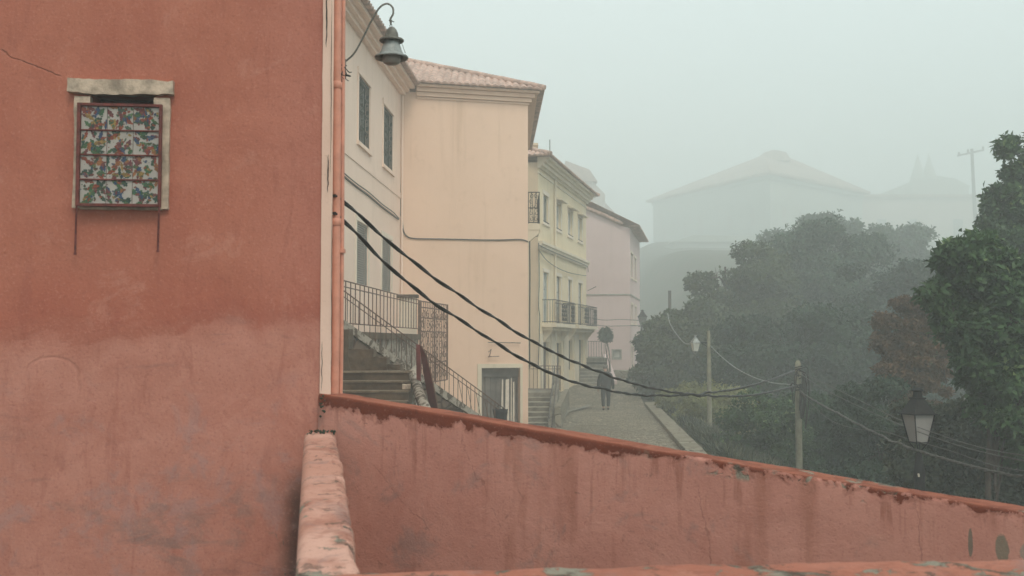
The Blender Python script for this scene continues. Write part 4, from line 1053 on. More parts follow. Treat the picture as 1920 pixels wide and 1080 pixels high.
b = MB(); O = FC.p(-.4, .62, 0); hip_roof(b, (O.x, O.y), FC.d, -FC.n, LC+.9, 8.2, 7.64, rad(20))
rf = b.build('roof', M['roof'], hc)
b = MB(); q = pt(998, 280, 45.5); b.box(q.x-.35, q.x+.2, 45.4, 46.2, 7.0, q.z+.15); b.box(q.x-.40, q.x+.25, 45.35, 46.25, q.z+.151, q.z+.25); b.build('chimney', M['Cend'], rf)
b = MB(); q = pt(1031, 288, 50); b.tube([(q.x, 50, 8), (q.x, 50, pt(1031, 262, 50).z)], .02, 5); b.build('aerial', M['iron'], rf)
b = MB(); b.tube([FC.p(fc_u(1038.5), .08, 7.2), FC.p(fc_u(1038.5), .08, -2.4)], .05, 8); b.build('downpipe', M['trim'], hc)
def balc(u0, u1, z, h=.98):
    b = MB(); b.fbox(FC, u0, u1, 0.001, .62, z-.16, z); b.fbox(FC, u0+.1, u1-.1, .001, .45, z-.30, z-.161)
    for u in (u0+.3, u1-.45): b.prism([FC.p(u, .01, z-.301), FC.p(u, .42, z-.301), FC.p(u, .06, z-.75), FC.p(u, .01, z-.75)], FC.d*.16)
    bl = b.build('balcony', M['trim'], hc)
    b = MB(); W_ = .57
    for zz in (z+.06, z+h*.86, z+h): b.fbox(FC, u0+.02, u1-.02, W_-.012, W_+.012, zz-.015, zz+.015)
    for zz in (z+.06, z+h):
        for u in (u0+.03, u1-.03): b.fbox(FC, u-.012, u+.012, 0.01, W_-.013, zz-.015, zz+.015)
    n = int((u1-u0)/.24)
    for k in range(n+1): u = u0+.03+(u1-u0-.06)*k/n; b.tube([FC.p(u, W_, z), FC.p(u, W_, z+h)], .012, 4)
    for u in (u0+.03, u1-.03):
        for k in range(1, 5): b.tube([FC.p(u, W_*k/5, z), FC.p(u, W_*k/5, z+h)], .011, 4)
    L = u1-u0
    for (a, c) in ((.32, .55), (.80, .97)): scrolls(b, FC, u0+L*a, u0+L*c, z+.1, z+h*.84, W_+.014, None, .026, 4, 4)
    b.build('railing', M['iron'], bl)
balc(fc_u(1016), fc_u(1055), .74); balc(fc_u(1061.5), fc_u(1099), .74)
# thin cables draped on the yellow house
def drape(name, label, pts, r, mat='cable_grey', n=6, grp=None):
    b = MB(); b.tube(spline(pts, n), r, 5); o = b.build(name, M[mat]); return tag(o, label, 'cable', grp)
def onC(px, py, w=.1):
    k = (px-960)/F_PX; Y = (1.08-.239*44+w)/(k-.239); return pt(px, py, Y)
drape('wall_cable', 'thin cable sagging across the yellow house above its balcony doors', [onC(x, y) for x, y in ((1011, 470), (1025, 488), (1045, 502), (1070, 512), (1099, 517))], .018)
drape('wall_cable', 'cable following the moulding under the top windows of the yellow house', [onC(x, y, .24) for x, y in ((1010, 459), (1030, 469), (1060, 482), (1090, 494), (1101, 500), (1103, 510))], .02)
drape('wall_cable', 'vertical cable down the near corner of the yellow house', [onC(x, y, .05) for x, y in ((1010, 455), (1011, 520), (1010, 575), (1012, 600), (1009, 690))], .02)
drape('wall_cable', 'vertical cable down the edge of the apricot house below its side balcony', [pt(990+dx, y, 33.3) for dx, y in ((3, 452), (3.5, 520), (3, 600), (3, 690))], .022, 'cable')

# ------------------------------------------------------------------ pink house
hd = thing('pink_house', 'faded pink house at the street bend with a sloping roof line', 'house', (6, 62, -1.9))
FD = Frame((.8, 61.0, 0), (5.86, -1, 0)); FD.n = Vector((-1, -5.86, 0)).normalized(); LD = math.hypot(5.86, 1)
Z0 = -2.4
b = MB(); cor = FD.p(LD, 0, 0); ZT = 6.35
fo = (LD-(pt(1182, 600, 60).x-pt(1163, 600, 60).x)-.42, LD-(pt(1182, 600, 60).x-pt(1163, 600, 60).x), pt(1158, 672, 60).z, pt(1158, 657, 60).z)
facade(b, FD, LD, Z0, 6.3, [fo], .15)
b.add([FD.p(0, 0, 6.3), FD.p(LD, 0, 6.3), FD.p(LD, 0, ZT), FD.p(LD-.5, 0, ZT+.15), FD.p(0, 0, 9.2)], [(0, 1, 2, 3, 4)])
FD2 = Frame(cor, (.18, 1, 0)); FD2.n = Vector((1, -.18, 0)).normalized(); LD2 = 9.2
def fd_u(px):
    k = (px-960)/F_PX; Y = (cor.x-.18*cor.y)/(k-.18); return (Y-cor.y)*math.hypot(1, .18)
O2 = []
for (pa, pb, yt, yb) in ((1183.3, 1187, 476, 521), (1190, 1193.3, 485, 525), (1183.3, 1186.5, 572, 606), (1190.3, 1193, 576, 607), (1183.3, 1186.8, 650, 692)):
    um = (fd_u(pa)+fd_u(pb))/2; Ym = cor.y+um; O2.append((fd_u(pa), fd_u(pb), pt(pa, yb, Ym).z, pt(pa, yt, Ym).z))
facade(b, FD2, LD2, Z0, ZT, O2, .15); b.quad(FD2.p(LD2, 0, Z0), FD2.p(LD2, -6, Z0), FD2.p(LD2, -6, ZT), FD2.p(LD2, 0, ZT)); b.build('wall', M['D'], hd)
for o in O2: window(hd, FD2, o, 'grey_frame', 'glass', 'trim_w', sw=.12, mull=1, depth=.07)
w = window(hd, FD, fo, 'grey_frame', 'curtain', 'cable_grey' if False else None, mull=0, depth=.05)
b = MB(); u0, u1, z0, z1 = fo; t = .07
b.fbox(FD, u0-t, u0, -.01, .03, z0-t, z1+t); b.fbox(FD, u1, u1+t, -.01, .03, z0-t, z1+t); b.fbox(FD, u0, u1, -.01, .028, z1, z1+t); b.fbox(FD, u0, u1, -.01, .028, z0-t, z0); b.build('frame', M['shutter'], w)
b = MB(); E0 = FD2.p(-.35, .55, 6.42); E1 = FD2.p(LD2+.3, .55, 6.42)
tile_face(b, E0, E1, -FD2.n, rad(27), 6.2, 'gable', 'gable'); b.prism([E0, E1, E1-FD2.n*.6, E0-FD2.n*.6], (0, 0, .04))
q0 = FD.p(0, .12, 9.3); q1 = FD.p(LD-.4, .12, 6.55); nn = 30
b.tube([q0+(q1-q0)*i/nn+Vector((0, 0, .05*math.sin(i*.3))) for i in range(nn+1)], [.10+.015*(i % 2) for i in range(nn+1)], 8)
b.build('roof', M['roof'], hd)
b = MB(); b.fbox(FD, .02, LD+.03, .001, .04, pt(1150, 552, 60.3).z-.05, pt(1150, 552, 60.3).z+.02); b.fbox(FD2, -.04, LD2, .001, .04, pt(1150, 552, 60.3).z-.05, pt(1150, 552, 60.3).z+.02); b.build('string_course', M['shutter'], hd)
b = MB(); Yq = 60.4
P = [pt(1102, 545, Yq-1), pt(1118, 537, Yq-1)]; b.tube(P, .02, 5); b.tube([pt(1119, 530, Yq), pt(1119, 552, Yq)], .025, 5); b.build('wall_bracket', M['iron'], hd)
for i, yy in enumerate((600, 609)):
    drape('street_cable', ('upper' if i == 0 else 'lower')+' of the two thin cables across the pink house to the far lantern', [pt(1100, yy-6+2*i, 56), pt(1130, yy+2*i, 57), pt(1165, yy+3*i-1, 58), pt(1204, yy+1, 59)], .018)
# third flight with green railing and round shrub, at the corner of the yellow and pink houses
cs = thing('corner_staircase', 'short stone stairs under a thin railing between the yellow and pink houses', 'staircase', (4.5, 55, -2.1))
Y0 = 55.6; FE = Frame((pt(1098, 700, Y0).x-1, Y0, 0), (1, 0, 0)); zt = pt(1120, 671, Y0).z
steps(cs, FE, pt(1138, 700, Y0).x-FE.O.x, 9, .28, .17, zt, 'step_grey', 'step_grey_edge')
b = MB(); b.box(FE.O.x, pt(1138, 700, Y0).x, Y0-.28, 58.3, -2.6, zt-.002); b.build('landing', M['step_grey'], cs)
b = MB(); xr = pt(1139, 700, Y0).x; b.hexa([(xr, Y0-2.6, -2.7), (xr+.25, Y0-2.6, -2.7), (xr+.25, 58.3, -2.7), (xr, 58.3, -2.7), (xr, Y0-2.6, -2.0), (xr+.25, Y0-2.6, -2.0), (xr+.25, 58.3, zt+.15), (xr, 58.3, zt+.15)]); b.build('side_wall', M['D'], cs)
cr_ = thing('corner_railing', 'thin bent iron railing above the stairs beside the pink house', 'railing', (4.5, 56, zt))
x1 = pt(1100, 700, 56).x; x2 = pt(1133, 700, 56).x
railing(cr_, (x1-.3, 56, zt), (x2, 56, zt), .86, .13, .012, (1.0, .05), 'cable_grey', .016)
b = MB(); b.tube(spline([(x2, 56, zt+.86), (x2+.15, 55.8, zt+.7), (x2+.22, 55.4, zt+.2), (x2+.22, 55.0, zt-.4), (x2+.22, 54.6, zt-.8)], 5), .03, 6); b.build('handrail', M['cable_grey'], cr_)
b = MB(); n = 10
for i in range(n):
    xx = xr+.3+.42*i; b.hexa([(xx, 56-.05*i, -2.7), (xx+.41, 56-.05*i, -2.7), (xx+.41, 57, -2.7), (xx, 57, -2.7), (xx, 56-.05*i, -1.55-.02*i), (xx+.41, 56-.05*i, -1.57-.02*i), (xx+.41, 57, -1.55), (xx, 57, -1.55)])
tag(b.build('garden_wall', M['rubble_pale']), 'low rough stone wall at the foot of the pink house', 'wall')

# ------------------------------------------------------------------ far buildings in the fog
def block(name, label, corners, z0, z1, wall):
    """walls of a four-sided house from its plan corners"""
    t = thing(name, label, 'house', (corners[0][0], corners[0][1], z0)); b = MB(); n = len(corners)
    for i in range(n):
        p, q = corners[i], corners[(i+1) % n]; b.quad((p[0], p[1], z0), (q[0], q[1], z0), (q[0], q[1], z1), (p[0], p[1], z1))
    b.build('wall', M[wall], t); return t
PL = [(62.2, 255.8), (40.8, 306.9), (72.1, 334.9), (95.9, 290.4)]
fh = block('far_house', 'large fog covered house with a low hipped roof above the trees', PL, -2, 40.4, 'far_wall')
cc = Vector((67.5, 295, 0)); ev = []
for (x, y) in PL:
    v = Vector((x, y, 0)); v = v+(v-cc).normalized()*2.2; ev.append(Vector((v.x, v.y, 40.7)))
R0 = pt(1430, 291, 284); R1 = pt(1462, 288, 289)
b = MB(); b.add(ev+[R0, R1], [(0, 1, 4), (1, 2, 5, 4), (2, 3, 5), (3, 0, 4, 5), (3, 2, 1, 0)])
b.prism([e-Vector((0, 0, .6)) for e in ev], (0, 0, .58)); rf = b.build('roof', M['far_roof'], fh)
b = MB(); b.prism([(R0.x-1.2, 283, R0.z-1.2), (R1.x+1.6, 283, R0.z-1.6), (R1.x+.2, 283, R0.z+.7), ((R0.x+R1.x)/2, 283, R0.z+1.3), (R0.x+.4, 283, R0.z+.7)], (0, 6, 0)); b.build('ridge_cap', M['far_roof'], rf)
Ff = Frame((PL[0][0], PL[0][1], 0), (20.4, 21, 0)); Fg = Frame((PL[0][0], PL[0][1], 0), (-13, 31, 0)); Ff.n = Vector((21, -20.4, 0)).normalized(); Fg.n = Vector((-31, -13, 0)).normalized()
for FF_, L_, us_ in ((Ff, 48.3, (6.5, 15, 24, 35.5, 43)), (Fg, 55.4, (7, 17, 30.5, 38, 49))):
    b = MB(); b.fbox(FF_, .3, L_-.3, .02, .7, 39.0, 39.6); b.build('cornice', M['far_wall'], fh)
    for i, u in enumerate(us_):
        h = (4.2, 3.4, 4.6)[i % 3]; b = MB(); b.fbox(FF_, u-1.0, u+1.0, -.05, .05, 28.5, 28.5+h); w = b.build('window', M['shutter'], fh)
        b = MB(); b.fbox(FF_, u-1.4, u+1.4, .06, .3, 28.5+h, 29+h); b.build('lintel', M['far_wall'], w)
hw = block('far_house', 'fog veiled pale pink house right of the large hipped house', [(95.4, 293.7), (99.0, 338.2), (153.4, 338.2), (138.6, 293.7)], -2, 39.6, 'far_pink')
b = MB(); b.prism([(95, 292.8, 39.6), (139.6, 292.8, 39.6), (139.6, 340, 39.6), (95, 340, 39.6)], (0, 0, .8)); b.build('roof', M['far_roof'], hw)
for x, w_ in ((101, 2.4), (110, 2.0), (122, 2.6)):
    b = MB(); b.box(x, x+w_, 293.5, 294.2, 29, 33.6); b.build('window', M['glass'], hw)
ch = thing('church', 'ghostly twin spires rising over the rooftops in the fog', 'church', (128, 340, 10))
b = MB(); b.box(122, 143.5, 333, 353, 5, 48.4); b.prism([(121.5, 332.8, 48.4), (144, 332.8, 48.4), (139, 332.8, 51), (131, 332.8, 52.2)], (0, 20, 0)); b.build('nave', M['far_wall'], ch)
for px in (1720, 1741):
    c = pt(px, 340, 332); b = MB(); b.box(c.x-2, c.x+2, 330, 333, 5, 50.2); tw = b.build('tower', M['far_wall'], ch)
    b = MB(); b.lathe((c.x, 331.4, 0), [(2.6, 50.2), (2.0, 52), (.9, 55.6), (.35, 57.4), (.02, pt(px, 288, 332).z)], 8); b.build('spire', M['far_wall'], tw)
up = thing('utility_pole', 'faint utility pole with a tilted crossarm high in the fog at right', 'utility pole', (99.5, 230, 13))
b = MB(); q0 = pt(1829, 420, 230); q1 = pt(1822, 279, 230); b.tube([q0-Vector((0, 0, 12)), q0, q1], [.5, .42, .34], 8); b.build('pole', M['bark'], up)
b = MB(); b.tube([pt(1795, 292, 229.5), pt(1845, 281, 229.5)], .2, 6); b.build('crossarm', M['bark'], up)
for px, py in ((1798, 289), (1815, 284), (1843, 278)):
    b = MB(); c = pt(px, py, 229.5); b.lathe(c, [(.14, -.3), (.25, 0), (.25, .2), (.08, .5)], 8); b.build('insulator', M['bark'], up)
t = block('far_house', 'narrow fog faded house rising behind the yellow house roof', [(8.9, 176.5), (8.4, 191.4), (16.8, 191.4), (13.5, 176.5)], -2, 26.4, 'far_pink')
b = MB(); b.prism([(8.4, 176, 26.4), (14.2, 176, 26.4), (12.9, 176, 28.4), (8.9, 176, 29.9)], (0, 14, 0)); b.build('roof', M['far_roof'], t)
t = block('far_house', 'lowest fog faded house between the yellow and pink house roofs', [(14.0, 201.3), (13.5, 216.1), (21.4, 216.1), (18.6, 201.3)], -2, 24.4, 'far_wall')
b = MB(); b.prism([(13.5, 200.8, 24.4), (19.3, 200.8, 24.4), (17.5, 200.8, 26.2), (14.5, 200.8, 28.0)], (0, 14, 0)); b.build('roof', M['far_roof'], t)
t = block('far_house', 'low dun coloured building in the fog below the large hipped house', [(31.3, 206.2), (30.7, 222.8), (56.1, 222.8), (54.4, 206.2)], -2, 19.1, 'far_wall')
b = MB(); b.prism([(30.9, 205.6, 19.1), (55.1, 205.6, 19.1), (50, 205.6, 20.2), (35, 205.6, 20.4)], (0, 16, 0)); b.build('roof', M['far_wall'], t)
# ------------------------------------------------------------------ lanterns, poles, cables
def lantern(parent, c, s, rot=.35, vs=1.4, glass='lamp_glass', metal='iron'):
    """four sided tapering street lantern; c is the centre of the glass top, s the half width there"""
    c = Vector(c)
    def ring(h, z): return [c+Vector((h*math.cos(rot+math.pi/4+k*math.pi/2)*1.414, h*math.sin(rot+math.pi/4+k*math.pi/2)*1.414, z)) for k in range(4)]
    def frus(b, r0, z0, r1, z1, caps=True):
        a, d = ring(r0, z0), ring(r1, z1)
        b.add(a+d, [(k, (k+1) % 4, 4+(k+1) % 4, 4+k) for k in range(4)]+([(3, 2, 1, 0), (4, 5, 6, 7)] if caps else []))
    v = s*vs
    b = MB(); frus(b, s*1.16, 0, s*1.16, v*.08); frus(b, s*1.02, v*.08, s*.42, v*.92); frus(b, s*.50, v*.92, s*.50, v*1.02); frus(b, s*.30, v*1.02, s*.24, v*1.36)
    b.lathe(c, [(s*.28, v*1.34), (s*.50, v*1.42), (s*.50, v*1.48), (s*.2, v*1.56), (s*.02, v*1.6)], 12); b.build('hood', M[metal], parent)
    b = MB(); frus(b, s*.93, -.01*s, s*.52, -v*1.62, False); b.build('glass', M[glass], parent)
    b = MB(); A, D = ring(s*.98, 0), ring(s*.56, -v*1.66)
    for k in range(4): b.tube([A[k], D[k]], s*.05, 6); b.tube([D[k], D[(k+1) % 4]], s*.05, 6); b.tube([D[k], c+Vector((0, 0, -v*2.35))], s*.05, 6)
    b.build('cage', M[metal], parent)
YR = 14.0
sl = thing('street_lantern', 'dark iron street lantern on a post at right among the bushes', 'street lamp', (pt(1722, 900, YR).x, YR, -5))
lantern(sl, pt(1721, 777, YR), .150, .25, 1.45)
b = MB(); cx = pt(1724, 900, YR).x
b.lathe((cx, YR, 0), [(.10, -5.2), (.09, -4.4), (.06, -4.2), (.052, -2.4), (.058, -2.0), (.075, -1.72), (.06, -1.62), (.04, -1.50), (.02, pt(1722, 848, YR).z+.02)], 14)
b.tube([(cx-.035, YR-.05, -3), (cx-.045, YR-.05, -1.7)], .012, 6); b.tube([(cx+.05, YR-.03, -3), (cx+.05, YR-.03, -1.6)], .01, 6); b.build('post', M['iron'], sl)
b = MB(); b.tube([pt(1722, 888, YR-.09), pt(1723, 894, YR-.09)], .012, 6); b.build('clip', M['strip'], sl)

Y2 = 33.0
ml = thing('street_lantern', 'pale street lantern on a side arm of the thin pole before the dark trees', 'street lamp', (pt(1330, 850, Y2).x, Y2, -4.6))
px0 = pt(1331, 850, Y2); px1 = pt(1328.5, 620, Y2)
b = MB(); b.tube([px0-Vector((0, 0, 2)), px0, pt(1329.5, 700, Y2), px1], [.085, .08, .07, .05], 10); b.build('pole', M['wood_pole'], ml)
b = MB(); b.tube([pt(1329, 643, Y2), pt(1315, 642, Y2), pt(1304, 641, Y2)], .02, 6); b.tube([pt(1329, 652, Y2), pt(1316, 643, Y2)], .012, 5); b.build('arm', M['iron'], ml)
lantern(ml, pt(1303.5, 643, Y2), .118, .2, 1.3, glass='pale_glass', metal='zinc')
Y3 = 59.5
fl = thing('street_lantern', 'small distant lantern bracketed beside the corner of the pink house', 'street lamp', (pt(1205, 600, Y3).x, Y3, 1))
lantern(fl, pt(1204.5, 594, Y3), .19, .3, 1.3, glass='glass')
b = MB(); b.tube(spline([pt(1205, 609, Y3), pt(1203, 616, Y3), pt(1199, 634, Y3), pt(1198, 648, Y3)], 4), .03, 6); b.tube([pt(1204, 612, Y3), pt(1197, 612, Y3+.8)], .02, 6); b.build('bracket', M['iron'], fl)
b = MB(); q = pt(1256, 600, 62); b.tube([(q.x, 62, -1.5), (q.x, 62, pt(1256, 545, 62).z)], [.10, .09], 8); b.lathe((q.x, 62, pt(1256, 562, 62).z), [(.07, -.1), (.09, 0), (.09, .3), (.05, .34)], 8)
tag(b.build('chimney_pipe', M['bark']), 'short dark pipe sticking up above the left end of the trees', 'pipe')

YP = 26.0
cpole = thing('wooden_pole', 'mossy wooden cable pole wound with wires rising behind the parapet', 'utility pole', (pt(1497, 800, YP).x, YP, -5))
b = MB(); P = [pt(1499, 900, YP)-Vector((0, 0, 2)), pt(1498.5, 890, YP), pt(1497.5, 800, YP), pt(1496.5, 700, YP), pt(1496, 681, YP), pt(1496, 676, YP)]
b.tube(P, [.085, .083, .08, .074, .07, .035], 12); b.build('shaft', M['wood_pole'], cpole)
b = MB()
for py in (688, 692, 722, 726, 731): 
    c = pt(1497, py, YP); b.tube([c+Vector((.085*math.cos(a), .085*math.sin(a), .02*math.sin(a*1.5))) for a in [2*math.pi*k/14 for k in range(15)]], .010, 5)
b.build('band', M['iron'], cpole)
rr = random.Random(21); wl_ = MB()
for k in range(9):      # slack loops of wire at the right side and a few at the left
    sx = 1503+rr.uniform(-2, 14) if k < 6 else 1489+rr.uniform(-3, 2); y0 = 698+rr.uniform(-8, 14); dep = YP-.15-rr.random()*.1; ln = rr.uniform(50, 115) if k < 6 else rr.uniform(25, 60)
    P = [pt(1498, 692+rr.uniform(-3, 25), dep), pt(sx+rr.uniform(0, 4), y0, dep), pt(sx+rr.uniform(-2, 4), y0+ln*.5, dep), pt(sx+rr.uniform(-4, 1), y0+ln, dep), pt(sx-3+rr.uniform(-3, 2), y0+ln*.55, dep), pt(1500, 722+rr.uniform(-5, 12), dep)]
    wl_.tube(spline(P, 6), rr.choice([.010, .013, .016]), 5)
wl_.build('slack_wires', M['cable'], cpole)

def twisted(name, label, pts, r, pitch=.55, mat='cable', strands=2, grp=None, res=14, grow=1.3):
    P = spline(pts, res); L = [0]
    for a, c in zip(P[:-1], P[1:]): L.append(L[-1]+(c-a).length)
    n = int(L[-1]/(pitch/7)); Q = []; j = 0
    for i in range(n+1):
        s = L[-1]*i/n
        while j < len(L)-2 and L[j+1] < s: j += 1
        t = (s-L[j])/max(1e-9, L[j+1]-L[j]); Q.append(P[j].lerp(P[j+1], t))
    root = thing(name, label, 'cable', Q[0], grp)
    for k in range(strands):
        b = MB(); V = []
        for i, q in enumerate(Q):
            s = L[-1]*i/n; a = 2*math.pi*s/pitch+k*2*math.pi/strands+.7*mn.noise(Vector((s*.5, 0, 0)))
            T = (Q[min(i+1, n)]-Q[max(i-1, 0)]).normalized(); sd2 = T.cross(Vector((0, 0, 1))).normalized(); upv = sd2.cross(T)
            wob = Vector((0, 0, 1))*.022*mn.noise(Vector((s*1.7, 5, 0)))
            V.append(q+(sd2*math.cos(a)+upv*math.sin(a))*r*.85+wob)
        b.tube(V, [r*(1+grow*min(1, max(0, (q.y-8)/16)))*(1+.25*mn.noise(q*1.7)) for q in V], 6, mi=0); b.build('strand', M[mat], root)
    return root
def cabY(px):
    u = (px-960)/F_PX; return 3.822/(.4155-u)
def cab(L): return [pt(x, y, min(26.0, cabY(x))) for x, y in L]
twisted('twisted_cable', 'upper twisted black cable swooping from the drainpipe corner to the wooden pole', cab([(626, 366), (660, 394), (700, 429), (737, 459), (762, 480), (820, 524), (880, 565), (935, 603), (996, 638), (1050, 666), (1098, 687), (1140, 704.5), (1197, 721), (1240, 731), (1289, 739), (1335, 742.5), (1398, 742), (1444, 735), (1483, 725.5), (1492, 723)]), .0078, .75)
twisted('twisted_cable', 'lower twisted black cable swooping from the drainpipe corner to the wooden pole', cab([(626, 399), (655, 427), (690, 462), (708, 480), (770, 534), (825, 575), (880, 610), (925, 642), (975, 670), (1030, 698), (1091, 720.5), (1151, 734), (1200, 740), (1240, 741.5), (1297, 740), (1343, 734.5), (1382, 729), (1429, 717), (1455, 708.5), (1490, 695)]), .0078, .75)
def rl2(px):                    # pole (u=.2685,Y=26) to lantern (u=.381,Y=13.8) and on
    u = (px-960)/F_PX; x0, y0, x1, y1 = 6.98, 26.0, 5.26, 13.75; m = (x1-x0)/(y1-y0); return (x0-m*y0)/(u-m)
def rc(L): return [pt(x, y, rl2(x)) for x, y in L]
twisted('twisted_cable', 'thick twisted cable from the wooden pole down past the street lantern to the right edge', rc([(1500, 732), (1507, 739), (1535, 756), (1565, 772), (1608, 795), (1666, 824), (1724, 846), (1786, 865), (1841, 879), (1925, 896), (2000, 905)]), .0095, .5, 'cable_grey', grow=.6)
drape('overhead_wire', 'highest thin wire from the wooden pole toward the right edge', rc([(1500, 697), (1540, 716), (1600, 745), (1680, 784), (1760, 815), (1850, 842), (1960, 860)]), .0055)
drape('overhead_wire', 'second thin wire from the pole passing behind the street lantern', rc([(1500, 700), (1540, 727), (1600, 757), (1690, 797), (1780, 830), (1860, 852), (1960, 872)]), .006)
drape('overhead_wire', 'lowest thin wire from the pole, sagging just below the thick cable', rc([(1500, 735), (1550, 783), (1600, 803), (1650, 808), (1700, 822), (1780, 845), (1860, 872), (1960, 890)]), .0055)
drape('overhead_wire', 'grey wire from the pale lantern pole to the wooden pole', [pt(1332, 648, 33), pt(1352, 668, 32), pt(1380, 690, 30.5), pt(1415, 708, 29), pt(1450, 718, 27.5), pt(1490, 722, 26)], .013, 'zinc')
drape('overhead_wire', 'short grey wire hanging from the trees to the pale lantern', [pt(1252, 588, 37), pt(1256, 606, 36.3), pt(1268, 626, 35), pt(1282, 642, 34), pt(1292, 645, 33.4), pt(1303, 642, 33.1)], .013, 'zinc')
drape('overhead_wire', 'thin wire running between the two twisted cables and the wooden pole top', [pt(1380, 690, 30.5), pt(1420, 715, 29), pt(1455, 742, 27.8), pt(1480, 730, 26.6), pt(1494, 712, 26)], .008)

# ------------------------------------------------------------------ person walking away
def skin_mesh(name, joints, edges, mat, parent, sub=2):
    me = bpy.data.meshes.new(name); me.from_pydata([j[0] for j in joints], edges, []); me.materials.append(mat)
    o = bpy.data.objects.new(name, me); COL.objects.link(o); o.parent = parent
    s = o.modifiers.new('skin', 'SKIN'); s.use_smooth_shade = True
    sv_ = me.skin_vertices[0].data if me.skin_vertices else None
    if sv_ is None:
        bm = bmesh.new(); bm.from_mesh(me); ly = bm.verts.layers.skin.verify(); bm.to_mesh(me); bm.free(); sv_ = me.skin_vertices[0].data
    for i, j in enumerate(joints): sv_[i].radius = j[1] if hasattr(j[1], '__len__') else (j[1], j[1]); sv_[i].use_root = (i == 0)
    m = o.modifiers.new('sub', 'SUBSURF'); m.levels = sub; m.render_levels = sub
    return o
pp = Vector((pt(1136, 767, 41).x, 41, street_z(41)-.03))
per = thing('person', 'person in a dark jacket walking away up the cobbled street, head bowed', 'person', pp)
J = [((0, 0, .93), .10), ((0, .03, 1.12), .11), ((0, .08, 1.30), (.13, .10)), ((0, .15, 1.45), .055), ((0, .20, 1.52), .06), ((0, .27, 1.57), (.075, .09)), ((0, .31, 1.63), .07)]
E = [(0, 1), (1, 2), (2, 3), (3, 4), (4, 5), (5, 6)]
for s in (-1, 1):
    k = len(J); ph = .10*s
    J += [((.10*s, 0, .86), .065), ((.105*s, .02+ph*.4, .50), .05), ((.10*s, ph*.9, .10), .042), ((.10*s, .10+ph, .035), .035)]
    E += [(0, k), (k, k+1), (k+1, k+2), (k+2, k+3)]
    k = len(J); J += [((.19*s, .08, 1.34), .05), ((.27*s, .04, 1.08), .036), ((.29*s, .10, .84), .026), ((.288*s, .115, .77), (.034, .018))]
    E += [(2, k), (k, k+1), (k+1, k+2), (k+2, k+3)]
    hnd = k+3
    for f in range(4):
        k = len(J); x = .288*s+.0; y = .088+.020*f; L = (.030, .036, .034, .026)[f]
        J += [((x, y, .735), .0095), ((x-.006*s, y+.004, .735-L), .008), ((x-.018*s, y+.006, .735-L*1.9), .007)]; E += [(hnd, k), (k, k+1), (k+1, k+2)]
    k = len(J); J += [((.275*s, .145, .765), .010), ((.265*s, .165, .735), .009)]; E += [(hnd, k), (k, k+1)]
body = skin_mesh('body', J, E, M['skin'], per)
JJ = [((0, .0, .74), (.215, .17)), ((0, .0, .86), (.225, .175)), ((0, .05, 1.15), (.215, .165)), ((0, .09, 1.34), (.185, .145)), ((0, .15, 1.475), (.11, .10))]; EE = [(0, 1), (1, 2), (2, 3), (3, 4)]
for s in (-1, 1):
    k = len(JJ); JJ += [((.19*s, .08, 1.33), .092), ((.265*s, .03, 1.09), .078), ((.285*s, .095, .86), .06), ((.285*s, .11, .80), .052)]; EE += [(3, k), (k, k+1), (k+1, k+2), (k+2, k+3)]
skin_mesh('jacket', JJ, EE, M['jacket'], per)
for s in (-1, 1): pass
JT = [((0, 0, .92), (.165, .14)), ((0, .01, 1.04), (.16, .13))]; ET = [(0, 1)]
for s in (-1, 1):
    ph = .10*s; k = len(JT); JT += [((.085*s, 0, .78), .125), ((.108*s, .02+ph*.4, .50), .085), ((.10*s, ph*.9, .12), .068)]; ET += [(0, k), (k, k+1), (k+1, k+2)]
skin_mesh('trousers', JT, ET, M['trousers'], per)
for s in (-1, 1):
    ph = .10*s; skin_mesh('shoe', [((.10*s, -.05+ph*.9, .045), .045), ((.10*s, .06+ph, .045), .048), ((.10*s, .17+ph, .035), .035)], [(0, 1), (1, 2)], M['shoe'], per)
b = MB(); hc_ = pp+Vector((0, .275, 1.615)); vs = []; n = 16
for i in range(9):
    a = math.pi*i/8*.62
    for k in range(n): q = 2*math.pi*k/n; vs.append(hc_+Vector((.088*math.sin(a)*math.cos(q), .105*math.sin(a)*math.sin(q)-.03*(1-math.cos(a)), .098*math.cos(a))))
b.add(vs, [(i*n+k, i*n+(k+1) % n, (i+1)*n+(k+1) % n, (i+1)*n+k) for i in range(8) for k in range(n)], 0, True); b.build('hair', M['hair'], per)
b = MB()
for s in (-1, 1): b.lathe(pp+Vector((.083*s, .27, 1.585)), [(.001, -.03), (.014, -.015), (.016, .01), (.001, .03)], 8); 
b.tube([pp+Vector((0, .36, 1.60)), pp+Vector((0, .392, 1.575))], [.008, .014], 6); b.build('ear_and_nose', M['skin'], per)

